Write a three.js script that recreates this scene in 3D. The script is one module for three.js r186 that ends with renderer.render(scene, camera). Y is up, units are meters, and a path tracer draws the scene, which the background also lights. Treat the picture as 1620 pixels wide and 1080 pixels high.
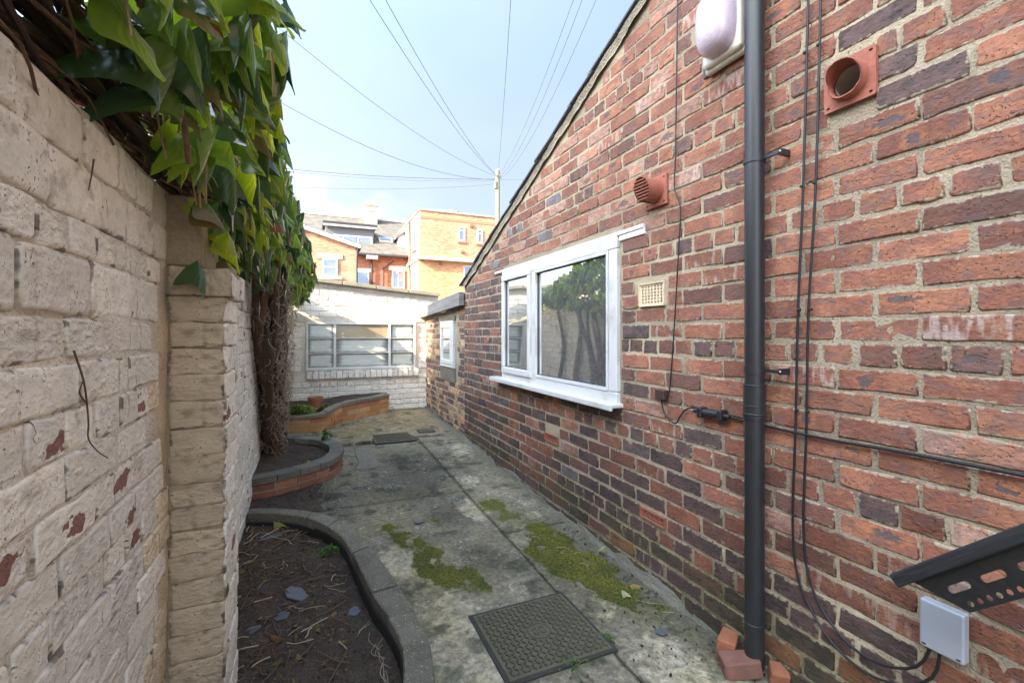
import * as THREE from 'three';
import { mergeGeometries } from 'three/addons/utils/BufferGeometryUtils.js';
import { RoundedBoxGeometry } from 'three/addons/geometries/RoundedBoxGeometry.js';

// ---------------------------------------------------------------- camera, sky, sun, exposure
// Axes: X to the right of the alley, y up, Z metres along the alley (three's z = -Z).
const V = (X, y, Z) => new THREE.Vector3(X, y, -Z);
const scene = new THREE.Scene();
const camera = new THREE.PerspectiveCamera(73.2, 1620 / 1080, 0.05, 1500);
camera.position.set(0, 1.25, 0);
camera.rotation.y = -THREE.MathUtils.degToRad(23.75);
camera.setViewOffset(1620, 1080, 0, 13, 1620, 1080);
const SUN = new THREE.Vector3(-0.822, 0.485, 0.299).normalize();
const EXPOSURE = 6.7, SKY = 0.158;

function h2(x, y, s) { let n = Math.imul(x, 374761393) ^ Math.imul(y, 668265263) ^ Math.imul(s, 1274126177); n = Math.imul(n ^ (n >>> 13), 1274126177); n = Math.imul(n ^ (n >>> 15), 2246822519); return ((n ^ (n >>> 16)) >>> 0) / 4294967296; }
function vn(x, y, s = 0, p = 0) {
  const xi = Math.floor(x), yi = Math.floor(y); let fx = x - xi, fy = y - yi;
  fx = fx * fx * (3 - 2 * fx); fy = fy * fy * (3 - 2 * fy);
  let a = xi, b = xi + 1, c = yi, d = yi + 1;
  if (p) { a = ((a % p) + p) % p; b = ((b % p) + p) % p; c = ((c % p) + p) % p; d = ((d % p) + p) % p; }
  const v0 = h2(a, c, s), v1 = h2(b, c, s), v2 = h2(a, d, s), v3 = h2(b, d, s);
  return v0 + (v1 - v0) * fx + (v2 - v0 + (v0 - v1 - v2 + v3) * fx) * fy;
}
function fbm(x, y, s = 0, o = 4, p = 0) { let v = 0, a = 0.5, t = 0; for (let i = 0; i < o; i++) { v += a * vn(x, y, s + i * 17, p); t += a; a *= 0.5; x *= 2; y *= 2; p *= 2; } return v / t; }
const ss = (a, b, x) => { const t = Math.min(1, Math.max(0, (x - a) / (b - a))); return t * t * (3 - 2 * t); };
const lerp = (a, b, t) => a + (b - a) * t;
const clamp = (x, a = 0, b = 1) => Math.min(b, Math.max(a, x));
function rng(s) { return () => { s = (s + 0x6D2B79F5) | 0; let t = Math.imul(s ^ (s >>> 15), 1 | s); t = (t + Math.imul(t ^ (t >>> 7), 61 | t)) ^ t; return ((t ^ (t >>> 14)) >>> 0) / 4294967296; }; }

{ // clear spring sky: bright towards the low sun, pale at the horizon, one soft cloud beyond the roofs
  const w = 1024, h = 512, d = new Float32Array(w * h * 4), v = new THREE.Vector3();
  for (let j = 0; j < h; j++) for (let i = 0; i < w; i++) {
    const el = ((j + 0.5) / h - 0.5) * Math.PI, az = ((i + 0.5) / w - 0.5) * 2 * Math.PI;
    v.set(Math.cos(el) * Math.cos(az), Math.sin(el), Math.cos(el) * Math.sin(az));
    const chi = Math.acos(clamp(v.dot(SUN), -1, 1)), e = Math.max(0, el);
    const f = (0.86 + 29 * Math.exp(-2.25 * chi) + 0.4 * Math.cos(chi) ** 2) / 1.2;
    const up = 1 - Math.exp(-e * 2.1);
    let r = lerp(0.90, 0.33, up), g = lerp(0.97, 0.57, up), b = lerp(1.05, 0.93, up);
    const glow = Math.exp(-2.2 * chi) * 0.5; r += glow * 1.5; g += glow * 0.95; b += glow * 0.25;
    const vx = v.x / (v.y + 0.25), vz = v.z / (v.y + 0.25);
    const c = ss(0.53, 0.78, fbm(vx * 0.9 + 3.3, vz * 1.6 + 7.9, 5, 5)) * 0.10 * ss(0.02, 0.2, el);
    const dx = az - Math.atan2(-1.076, 0.037), dy = el - 0.262;
    const puff = Math.exp(-((dx / 0.13) ** 2 + (dy / 0.040) ** 2)) * ss(0.3, 0.62, fbm(az * 14, el * 30, 9, 4));
    const k = clamp(c + puff * 0.9);
    r = lerp(r, 1.06, k); g = lerp(g, 1.06, k); b = lerp(b, 1.06, k);
    if (el < 0) { const t = ss(0, -0.15, el); r = lerp(r, 0.3, t); g = lerp(g, 0.28, t); b = lerp(b, 0.25, t); }
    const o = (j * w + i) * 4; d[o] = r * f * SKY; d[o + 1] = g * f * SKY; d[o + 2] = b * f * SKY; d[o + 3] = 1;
  }
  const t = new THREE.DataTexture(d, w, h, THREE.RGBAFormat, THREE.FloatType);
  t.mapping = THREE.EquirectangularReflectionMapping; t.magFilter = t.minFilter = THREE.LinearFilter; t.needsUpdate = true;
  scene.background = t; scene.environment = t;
}
const sun = new THREE.DirectionalLight(new THREE.Color().setRGB(1, 0.88, 0.70), 2.6);
sun.position.copy(SUN).multiplyScalar(60); sun.castShadow = true; sun.shadow.mapSize.set(4096, 4096);
Object.assign(sun.shadow.camera, { left: -30, right: 30, top: 30, bottom: -30, near: 1, far: 160 });
scene.add(sun);
const renderer = new THREE.WebGLRenderer({ antialias: true });
renderer.shadowMap.enabled = true;
renderer.toneMapping = THREE.LinearToneMapping;
renderer.toneMappingExposure = EXPOSURE;

// ---------------------------------------------------------------- helpers
const counts = {};
const nm = n => { const k = counts[n] = (counts[n] || 0) + 1; return k === 1 ? n : n + '_' + String(k - 1).padStart(3, '0'); };
function tag(o, label, category, group, kind) { if (label) o.userData.label = label; if (category) o.userData.category = category; if (group) o.userData.group = group; if (kind) o.userData.kind = kind; return o; }
function thing(name, label, category, group, p) { const o = new THREE.Group(); o.name = nm(name); scene.add(o); if (p) o.position.copy(p); return tag(o, label, category, group); }
function part(name, geo, mat, parent = scene, kind) { const m = new THREE.Mesh(geo, mat); m.name = nm(name); m.castShadow = m.receiveShadow = true; parent.add(m); if (kind) m.userData.kind = kind; return m; }
const col = (r, g, b) => new THREE.Color().setRGB(r, g, b);
const M = (r, g, b, rough = 0.8, o = {}) => new THREE.MeshStandardMaterial({ color: col(r, g, b), roughness: rough, side: THREE.DoubleSide, ...o });
const MP = (r, g, b, rough, o = {}) => new THREE.MeshPhysicalMaterial({ color: col(r, g, b), roughness: rough, side: THREE.DoubleSide, ...o });
const s8 = c => 255 * (c <= 0.0031308 ? 12.92 * c : 1.055 * Math.pow(c, 1 / 2.4) - 0.055);
class Tex { // colour (linear in, sRGB out) and height, computed pixel by pixel
  constructor(w, h) { this.w = w; this.h = h; this.c = new Uint8Array(w * h * 4); this.b = new Uint8Array(w * h * 4); }
  set(i, j, r, g, b, h) { const o = (j * this.w + i) * 4; this.c[o] = s8(clamp(r)); this.c[o + 1] = s8(clamp(g)); this.c[o + 2] = s8(clamp(b)); this.c[o + 3] = 255; const q = clamp(h) * 255; this.b[o] = this.b[o + 1] = this.b[o + 2] = q; this.b[o + 3] = 255; }
  done(wrap = THREE.RepeatWrapping) {
    const mk = (a, srgb) => { const t = new THREE.DataTexture(a, this.w, this.h); t.magFilter = THREE.LinearFilter; t.minFilter = THREE.LinearMipmapLinearFilter; t.generateMipmaps = true; t.wrapS = t.wrapT = wrap; if (srgb) t.colorSpace = THREE.SRGBColorSpace; t.needsUpdate = true; return t; };
    return { map: mk(this.c, true), bumpMap: mk(this.b, false) };
  }
}
function tile(w, h, f) { const t = new Tex(w, h); for (let j = 0; j < h; j++) for (let i = 0; i < w; i++) t.set(i, j, ...f((i + 0.5) / w, (j + 0.5) / h)); return t.done(); }
function rep(t, k) { const o = {}; for (const n in t) { o[n] = t[n].clone(); o[n].repeat.set(k, k); o[n].needsUpdate = true; } return o; }
function geo(pos, uv, idx, nor) { const g = new THREE.BufferGeometry(); g.setAttribute('position', new THREE.Float32BufferAttribute(pos, 3)); g.setAttribute('uv', new THREE.Float32BufferAttribute(uv, 2)); g.setIndex(idx); if (nor) g.setAttribute('normal', new THREE.Float32BufferAttribute(nor, 3)); else g.computeVertexNormals(); return g; }
function worldUV(g) { // metres, by the main axis of each normal
  const p = g.attributes.position, n = g.attributes.normal, u = new Float32Array(p.count * 2);
  for (let i = 0; i < p.count; i++) { const x = Math.abs(n.getX(i)), y = Math.abs(n.getY(i)), z = Math.abs(n.getZ(i)); if (x >= y && x >= z) { u[2 * i] = p.getZ(i); u[2 * i + 1] = p.getY(i); } else if (y >= z) { u[2 * i] = p.getX(i); u[2 * i + 1] = p.getZ(i); } else { u[2 * i] = p.getX(i); u[2 * i + 1] = p.getY(i); } }
  g.setAttribute('uv', new THREE.BufferAttribute(u, 2)); return g;
}
function box(X0, X1, y0, y1, Z0, Z1, r = 0) { // in alley axes
  const w = Math.abs(X1 - X0), h = Math.abs(y1 - y0), d = Math.abs(Z1 - Z0);
  const g = r ? new RoundedBoxGeometry(w, h, d, 2, r) : new THREE.BoxGeometry(w, h, d);
  g.translate((X0 + X1) / 2, (y0 + y1) / 2, -(Z0 + Z1) / 2); return worldUV(g);
}
const merge = a => mergeGeometries(a.map(g => { const q = g.index ? g.toNonIndexed() : g; for (const k of Object.keys(q.attributes)) if (!['position', 'normal', 'uv'].includes(k)) q.deleteAttribute(k); return q; }));
function tube(pts, r, seg = 0, rad = 6, taper = 1) {
  const c = new THREE.CatmullRomCurve3(pts), n = seg || pts.length * 4, g = new THREE.TubeGeometry(c, n, r, rad, false);
  if (taper !== 1) { const p = g.attributes.position, q = new THREE.Vector3(), w = rad + 1; for (let i = 0; i <= n; i++) { c.getPointAt(i / n, q); const k = lerp(1, taper, i / n); for (let j = 0; j < w; j++) { const o = i * w + j; p.setXYZ(o, q.x + (p.getX(o) - q.x) * k, q.y + (p.getY(o) - q.y) * k, q.z + (p.getZ(o) - q.z) * k); } } }
  return g;
}
function prism(poly, a, b, axis) { // poly of [p, y]; axis 'X': p is Z, spans X a..b ; axis 'Z': p is X, spans Z a..b
  const s = new THREE.Shape(poly.map(q => new THREE.Vector2(q[0], q[1]))), g = new THREE.ExtrudeGeometry(s, { depth: b - a, bevelEnabled: false });
  const p = g.attributes.position; for (let i = 0; i < p.count; i++) { const u = p.getX(i), y = p.getY(i), t = p.getZ(i) + a; axis === 'X' ? p.setXYZ(i, t, y, -u) : p.setXYZ(i, u, y, -t); }
  g.computeVertexNormals(); return worldUV(g);
}
function plateHoles(w, h, d, holes, r = 0) { // flat plate in x,y, front at z = d
  const s = new THREE.Shape(); const a = w / 2, b = h / 2;
  if (r) { s.moveTo(-a + r, -b); s.lineTo(a - r, -b); s.quadraticCurveTo(a, -b, a, -b + r); s.lineTo(a, b - r); s.quadraticCurveTo(a, b, a - r, b); s.lineTo(-a + r, b); s.quadraticCurveTo(-a, b, -a, b - r); s.lineTo(-a, -b + r); s.quadraticCurveTo(-a, -b, -a + r, -b); }
  else { s.moveTo(-a, -b); s.lineTo(a, -b); s.lineTo(a, b); s.lineTo(-a, b); s.lineTo(-a, -b); }
  s.holes = holes; return worldUV(new THREE.ExtrudeGeometry(s, { depth: d, bevelEnabled: false, curveSegments: 10 }));
}
const rectHole = (x, y, w, h) => { const p = new THREE.Path(); p.moveTo(x - w / 2, y - h / 2); p.lineTo(x - w / 2, y + h / 2); p.lineTo(x + w / 2, y + h / 2); p.lineTo(x + w / 2, y - h / 2); p.closePath(); return p; };
const roundHole = (x, y, rx, ry = rx) => { const p = new THREE.Path(); p.absellipse(x, y, rx, ry, 0, Math.PI * 2, true); return p; };
const onRight = (o, X, y, Z) => { o.rotation.y = -Math.PI / 2; o.position.copy(V(X, y, Z)); return o; }; // local z -> -X, local x -> towards the camera
const gy = Z => Z < 1.2 ? 0 : Z < 7 ? 0.15 * Math.pow((Z - 1.2) / 5.5, 1.6) : 0.16;
const TH = THREE.MathUtils.degToRad(23.75);
const seen = (X, y, Z) => { const c = Math.cos(TH), s = Math.sin(TH), d = Z * c + X * s, l = X * c - Z * s; if (d < 0.15) return 0; const u = l / d, v = (y - 1.25) / d; return Math.abs(u) < 1.2 && v < 0.8 && v > -0.82 ? 1 / Math.hypot(d, l, y - 1.25) : 0; };

// ---------------------------------------------------------------- brick faces: an atlas of single bricks
const BR = { red: [0.235, 0.090, 0.054], orange: [0.33, 0.138, 0.075], brown: [0.16, 0.076, 0.053], plum: [0.118, 0.068, 0.058], blue: [0.14, 0.14, 0.152], pink: [0.38, 0.215, 0.155], tan: [0.44, 0.30, 0.16], dark: [0.066, 0.048, 0.041], gold: [0.62, 0.33, 0.12] };
const SPREAD = [['red', 30], ['orange', 14], ['brown', 28], ['plum', 14], ['blue', 8], ['pink', 10], ['tan', 10], ['dark', 8], ['gold', 6]]; // 128
const cells = {}; // class -> {s: [cell], h: [cell]}
{
  let i = 0; for (const [n, k] of SPREAD) { cells[n] = { s: [], h: [] }; for (let q = 0; q < k; q++, i++) { cells[n].s.push([i % 8 * 256, Math.floor(i / 8) * 85, 256, 85]); cells[n].h.push([i % 16 * 128, (16 + Math.floor(i / 16)) * 85, 128, 85]); } }
}
function brickCell(T, [x0, y0, w, h], cls, seed) {
  const R = rng(seed * 7919 + 13), base = BR[cls], L = w > 200 ? 211 : 100, H = 67, k = 0.82 + R() * 0.36;
  const alt = cls === 'red' ? BR.orange : cls === 'orange' ? BR.red : cls === 'brown' ? (R() < 0.5 ? BR.red : BR.dark) : cls === 'plum' ? BR.dark : cls === 'blue' ? BR.plum : cls === 'pink' ? BR.orange : cls === 'tan' ? BR.brown : cls === 'gold' ? BR.orange : BR.plum;
  const burn = R() < 0.13, bx = L * (0.25 + 0.5 * R()), by = H * (0.35 + 0.3 * R()), brx = L * (0.08 + 0.16 * R()), bry = H * (0.12 + 0.2 * R());
  const half = R() < 0.42, hs = R() < 0.5, hp = L * (0.3 + 0.4 * R()), smear = R() < 0.62 ? 0.8 + R() * 3.2 : 0.3, crease = R() < 0.4, ca = (R() - 0.5) * 0.5, cy = H * (0.2 + 0.6 * R()), chalk = R() < 0.06;
  for (let j = 0; j < h; j++) for (let i = 0; i < w; i++) {
    const x = i / w * L, y = j / h * H, n1 = fbm(x * 0.022, y * 0.04, seed, 3), n2 = fbm(x * 0.1, y * 0.16, seed + 5, 3), n3 = vn(x * 0.8, y * 0.8, seed + 9), n4 = vn(x * 0.33, y * 0.33, seed + 11);
    let t = ss(0.42, 0.72, n1) * 0.75; if (half) t = lerp(t, hs === x < hp ? 1 : 0, 0.65 * ss(2, 26, Math.abs(x - hp + (n2 - 0.5) * 40)));
    let m = k * (0.72 + 0.56 * n2) * (0.86 + 0.28 * n3), r = lerp(base[0], alt[0], t) * m, g = lerp(base[1], alt[1], t) * m, b = lerp(base[2], alt[2], t) * m, z = 0.58 + (n2 - 0.5) * 0.42 + (n3 - 0.5) * 0.07;
    if (burn) { const q = Math.hypot((x - bx) / brx, (y - by) / bry) + (n2 - 0.5) * 1.1, f = ss(1.15, 0.6, q), o = ss(1.9, 1.2, q) * (1 - f) * 0.35; r = lerp(r * (1 + o), 0.085, f * 0.75); g = lerp(g * (1 + o * 0.7), 0.08, f * 0.75); b = lerp(b, 0.085, f * 0.75); }
    { const q = ss(0.48, 0.72, fbm(x * 0.035 + 50, y * 0.055, seed + 77, 3)) * 0.5; r = lerp(r, 0.15, q); g = lerp(g, 0.092, q); b = lerp(b, 0.085, q); }
    const pit = ss(0.83, 0.9, n4) * ss(0.45, 0.6, n1 + n3 * 0.2); m = 1 - 0.6 * pit; r *= m; g *= m; b *= m; z -= pit * 0.35;
    if (crease) { const q = Math.abs(y - cy - (x - L / 2) * ca - (n2 - 0.5) * 16), f = ss(1.5, 0.3, q) * ss(0.35, 0.55, n1); m = 1 - 0.55 * f; r *= m; g *= m; b *= m; z -= f * 0.3; }
    if (chalk) { const f = ss(0.5, 0.75, fbm(x * 0.06, y * 0.015, seed + 21, 3)) * 0.45; r = lerp(r, 0.55, f); g = lerp(g, 0.47, f); b = lerp(b, 0.40, f); }
    const e0 = Math.min(x, L - x, y, H - y), e = e0 + (fbm(x * 0.09, y * 0.09, seed + 31, 3) - 0.56) * 17;
    const f = ss(smear + 0.8, smear - 1.2, e); if (f > 0) { const q = 0.8 + 0.4 * n3; r = lerp(r, 0.33 * q, f * 0.92); g = lerp(g, 0.272 * q, f * 0.92); b = lerp(b, 0.187 * q, f * 0.92); z -= f * 0.02; }
    { const c = ss(1.5, 0.4, e0 + (n2 - 0.5) * 2.4) * ss(0.42, 0.6, fbm(x * 0.035, y * 0.05, seed + 83, 2)) * 0.7; r = lerp(r, 0.07, c); g = lerp(g, 0.052, c); b = lerp(b, 0.04, c); }  // thin dark edge lines: shade of the raised mortar put into brick colour
    z *= 0.62 + 0.38 * ss(0, 4, e0);
    T.set(x0 + i, y0 + j, r, g, b, z);
  }
}
const T1 = new Tex(2048, 2048); { let q = 1; for (const n in cells) for (const k of ['s', 'h']) for (const c of cells[n][k]) brickCell(T1, c, n, q++); }
const brickTex = T1.done(THREE.ClampToEdgeWrapping);

// painted bricks: white, worn, flaked (red brick shows), tan (grime plus the pier front shade, both in the colour)
const pcells = { white: { s: [], h: [] }, worn: { s: [], h: [] }, flaked: { s: [], h: [] }, tan: { s: [], h: [] } };
{ let i = 0; for (const [n, k] of [['white', 26], ['worn', 18], ['flaked', 6], ['tan', 14]]) for (let q = 0; q < k; q++, i++) { pcells[n].s.push([i % 8 * 256, Math.floor(i / 8) * 85, 256, 85]); pcells[n].h.push([i % 16 * 128, (8 + Math.floor(i / 16)) * 85, 128, 85]); } }
function paintCell(T, [x0, y0, w, h], cls, seed) {
  const R = rng(seed * 104729 + 7), L = w > 200 ? 211 : 100, H = 72, k = 0.9 + R() * 0.14, tan = cls === 'tan', base = tan ? [0.53, 0.415, 0.285] : [0.89, 0.79, 0.665];
  const px = L * (0.2 + 0.6 * R()), py = H * (0.2 + 0.6 * R()), run = R() < 0.5, rx = R() * L, crack = !tan && R() < 0.3, cx = L * R(), lump = 0.35 + R() * 0.5;
  for (let j = 0; j < h; j++) for (let i = 0; i < w; i++) {
    const x = i / w * L, y = j / h * H, n1 = fbm(x * 0.018, y * 0.03, seed, 3), n2 = fbm(x * 0.07, y * 0.1, seed + 5, 4), n3 = vn(x * 0.7, y * 0.7, seed + 9), n4 = vn(x * 0.36, y * 0.3, seed + 11);
    let m = k * (0.88 + 0.24 * n1) * (0.88 + 0.24 * n2) * (0.95 + 0.1 * n3), r = base[0] * m, g = base[1] * m, b = base[2] * m, z = 0.55 + (n2 - 0.5) * lump * 1.1 + (n1 - 0.5) * 0.5 + (n3 - 0.5) * 0.05;
    const dirt = ss(0.5, 0.8, fbm(x * 0.03, y * 0.06, seed + 41, 4)) * (cls === 'worn' ? 0.6 : tan ? 0.6 : 0.25); r = lerp(r, tan ? 0.22 : 0.40, dirt); g = lerp(g, tan ? 0.16 : 0.315, dirt); b = lerp(b, tan ? 0.10 : 0.22, dirt);
    if (run) { const f = ss(9, 1, Math.abs(x - rx - (n2 - 0.5) * 14)) * ss(0.35, 0.7, n1) * 0.55; r = lerp(r, 0.25, f); g = lerp(g, 0.19, f); b = lerp(b, 0.13, f); }
    const pit = ss(0.88, 0.93, n4) * ss(0.46, 0.66, n1 * 0.6 + n2 * 0.4 + 0.05); r = lerp(r, 0.14, pit * 0.8); g = lerp(g, 0.105, pit * 0.8); b = lerp(b, 0.08, pit * 0.8); z -= pit * 0.4;
    if (cls === 'flaked') { const q = Math.hypot((x - px) / 62, (y - py) / 26) + (fbm(x * 0.035, y * 0.05, seed + 51, 4) - 0.5) * 2.0, f = ss(0.66, 0.58, q); r = lerp(r, 0.30 * (0.7 + n3 * 0.5), f); g = lerp(g, 0.135 * (0.7 + n3 * 0.5), f); b = lerp(b, 0.105 * (0.7 + n3 * 0.5), f); z -= f * 0.22; }
    if (crack) { const f = ss(1.3, 0.3, Math.abs(x - cx - (fbm(y * 0.12, 0, seed + 61, 3) - 0.5) * 10)) * ss(0.42, 0.55, n1); r = lerp(r, 0.16, f); g = lerp(g, 0.12, f); b = lerp(b, 0.09, f); z -= f * 0.4; }
    const e0 = Math.min(x, L - x, y, H - y), e = e0 + (fbm(x * 0.05, y * 0.08, seed + 31, 3) - 0.5) * 7, f = ss(2.6, 0.5, e) * ss(0.42, 0.56, fbm(x * 0.022, y * 0.03, seed + 71, 3));
    r = lerp(r, 0.13, f * 0.85); g = lerp(g, 0.10, f * 0.85); b = lerp(b, 0.075, f * 0.85); z -= f * 0.25; z *= 0.7 + 0.3 * ss(0, 6, e0);
    T.set(x0 + i, y0 + j, r, g, b, z);
  }
}
const T2 = new Tex(2048, 1024); { let q = 1000; for (const n in pcells) for (const k of ['s', 'h']) for (const c of pcells[n][k]) paintCell(T2, c, n, q++); }
const paintTex = T2.done(THREE.ClampToEdgeWrapping);

// ---------------------------------------------------------------- tiling surfaces
const mortarTex = tile(1024, 1024, (u, v) => { const n = fbm(u * 8, v * 8, 3, 5, 8), g = vn(u * 256, v * 256, 8, 256), p = ss(0.86, 0.94, vn(u * 128, v * 128, 12, 128)), m = 0.62 + 0.5 * n - p * 0.3 + (g - 0.5) * 0.22; return [m, m * 0.985, m * 0.95, 0.5 + (n - 0.5) * 0.7 + (g - 0.5) * 0.3 - p * 0.25]; });
const grainTex = tile(512, 512, (u, v) => { const n = fbm(u * 8, v * 8, 31, 5, 8), g = vn(u * 128, v * 128, 33, 128), m = 0.72 + 0.38 * n + (g - 0.5) * 0.24; return [m, m, m, 0.5 + (n - 0.5) * 0.6 + (g - 0.5) * 0.4]; });
const soilTex = tile(1024, 1024, (u, v) => { const n = fbm(u * 10, v * 10, 61, 5, 10), g = vn(u * 180, v * 180, 63, 180), c = vn(u * 64, v * 64, 65, 64), w = ss(0.9, 0.95, vn(u * 220, v * 220, 67, 220)), k = 0.55 + 0.7 * n + (g - 0.5) * 0.5; return [lerp(0.062 * k, 0.34, w * 0.6), lerp(0.045 * k, 0.30, w * 0.6), lerp(0.034 * k, 0.25, w * 0.6), 0.45 + (n - 0.5) * 0.5 + (g - 0.5) * 0.35 + (c - 0.5) * 0.4]; });
const grimeTex = tile(512, 512, (u, v) => { const n = fbm(u * 6, v * 6, 37, 5, 6), st = 0, g = ss(0.9, 0.96, vn(u * 90, v * 90, 41, 90)), d = ss(0.5, 0.75, n) * 0.22 + ss(0.55, 0.8, st) * 0.16 + g * 0.3, m = 1 - d; return [m, m * (1 - d * 0.12), m * (1 - d * 0.3), 0.5 + (n - 0.5) * 0.5]; });
const barkTex = tile(256, 512, (u, v) => { const n = fbm(u * 24, v * 6, 71, 4, 6), g = vn(u * 60, v * 20, 73, 20); const m = 0.5 + 0.7 * n; return [m, m * 0.95, m * 0.9, n * 0.7 + g * 0.3]; });
const woodTex = tile(512, 512, (u, v) => { const n = fbm(u * 4, v * 48, 81, 4, 4), g = fbm(u * 16, v * 128, 83, 2, 16), m = 0.55 + 0.7 * n; return [m, m, m, n * 0.6 + g * 0.4]; });
const farBrick = tile(1024, 1024, (u, v) => { // 2.25 m of stretcher bond, for walls 25 m and more away
  const R = 30, C = 10, y = v * R, row = Math.floor(y), x = u * C + (row % 2) * 0.5, c = ((Math.floor(x) % C) + C) % C, fx = x - Math.floor(x), fy = y - row, a = h2(c, row, 91), b = h2(c, row, 92), n = fbm(u * 6, v * 6, 93, 4, 6), joint = fx < 0.05 || fy < 0.15;
  if (joint) return [0.42 * (0.8 + 0.4 * n), 0.33 * (0.8 + 0.4 * n), 0.235 * (0.8 + 0.4 * n), 0.3];
  const k = (0.75 + 0.5 * a) * (0.8 + 0.4 * n); return [lerp(0.44, 0.52, b) * k, lerp(0.185, 0.235, b) * k, lerp(0.105, 0.13, b) * k, 0.8];
});
const slateTex = tile(512, 512, (u, v) => { const R = 12, C = 8, y = v * R, row = Math.floor(y), x = u * C + (row % 2) * 0.5, c = ((Math.floor(x) % C) + C) % C, a = h2(c, row, 95), fx = x - Math.floor(x), fy = y - row, k = (0.75 + 0.4 * a) * (fx < 0.06 || fy < 0.1 ? 0.7 : 1) * (0.85 + 0.3 * fbm(u * 8, v * 8, 97, 3, 8)); return [0.30 * k, 0.275 * k, 0.23 * k, fy * 0.8]; });
function leafMap(brown) { return tile(256, 256, (u, v) => {
  const x = (u - 0.5) * 2, t = 1 - v; let vein = ss(0.075, 0.02, Math.abs(x)) * 1.0;
  for (const k of [0.16, 0.30, 0.44, 0.58, 0.72]) vein = Math.max(vein, ss(0.05, 0.012, Math.abs(t - k - Math.abs(x) * 0.42 - 0.05 * x * x)) * 0.55 * ss(1.0, 0.3, Math.abs(x)));
  const n = fbm(u * 6, v * 6, 101, 4, 6), m = 0.62 + 0.42 * n; let r = lerp(0.55 * m, 1.0, vein * 0.85), g = lerp(0.72 * m, 1.0, vein * 0.75), b = lerp(0.5 * m, 1.0, vein * 0.7);
  if (brown) { const f = ss(0.42, 0.6, fbm(u * 3, v * 3, 103, 4, 3) + Math.abs(x) * 0.22 + t * 0.12 - 0.12); r = lerp(r, 3.2 * 0.42, f); g = lerp(g, 0.62, f); b = lerp(b, 0.75, f); r = Math.min(r, 1); }
  return [r, g, b, 0.5 - vein * 0.35 + (n - 0.5) * 0.4];
}); }
const leafTex = leafMap(false), leafBrown = leafMap(true);

const mat = {
  brick: [0.92, 1.0, 1.09].map(k => new THREE.MeshStandardMaterial({ ...brickTex, color: col(k, k, k), roughness: 0.86, bumpScale: 0.0045 })),
  green: new THREE.MeshStandardMaterial({ ...brickTex, color: col(0.56, 0.62, 0.42), roughness: 0.9, bumpScale: 0.006 }),
  lower: new THREE.MeshStandardMaterial({ ...brickTex, color: col(0.72, 0.67, 0.64), roughness: 0.9, bumpScale: 0.006 }),
  paint: [0.95, 1.0, 1.05].map(k => new THREE.MeshStandardMaterial({ ...paintTex, color: col(k, k, k * 0.99), roughness: 0.8, bumpScale: 0.007 })),
  stained: new THREE.MeshStandardMaterial({ ...paintTex, color: col(0.97, 0.86, 0.71), roughness: 0.85, bumpScale: 0.012 }),
  mortar: M(0.385, 0.318, 0.218, 0.95, { ...mortarTex, bumpScale: 0.006, vertexColors: true }),
  mortarDark: M(0.36, 0.315, 0.235, 0.95, { ...mortarTex, bumpScale: 0.008 }),
  mortarWhite: M(0.86, 0.76, 0.64, 0.9, { ...mortarTex, bumpScale: 0.008 }),
  mortarTan: M(0.46, 0.36, 0.24, 0.9, { ...mortarTex, bumpScale: 0.012 }),
  fillet: M(0.185, 0.17, 0.13, 0.95, { ...mortarTex, bumpScale: 0.012 }),
  pvc: MP(0.60, 0.595, 0.575, 0.36, { ...rep(grimeTex, 1), bumpScale: 0.0006, clearcoat: 0.3, clearcoatRoughness: 0.3 }), gasket: M(0.02, 0.02, 0.02, 0.6),
  glazing: M(0.80, 0.82, 0.80, 0.025, { metalness: 0.92 }),
  soil: M(1.25, 1.1, 0.98, 0.98, { ...rep(soilTex, 1.6), bumpScale: 0.016 }),
  blackMetal: MP(0.017, 0.0175, 0.019, 0.40, { ...rep(grimeTex, 2), bumpScale: 0.0008, clearcoat: 0.15, clearcoatRoughness: 0.5 }), cable: M(0.011, 0.010, 0.011, 0.5),
  white: M(0.78, 0.76, 0.72, 0.7, { ...grainTex, bumpScale: 0.002 }), concrete: M(0.30, 0.285, 0.25, 0.95, { ...mortarTex, bumpScale: 0.006 }),
  terracotta: M(0.38, 0.125, 0.075, 0.75, { ...grainTex, bumpScale: 0.002 }), slate: M(0.115, 0.115, 0.125, 0.6, { ...grainTex, bumpScale: 0.003 }),
  dark: M(0.012, 0.011, 0.01, 0.9), bark: M(0.20, 0.115, 0.065, 0.9, { ...barkTex, bumpScale: 0.006 }), barkDark: M(0.085, 0.055, 0.035, 0.95, { ...barkTex, bumpScale: 0.008 }),
};

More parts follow.
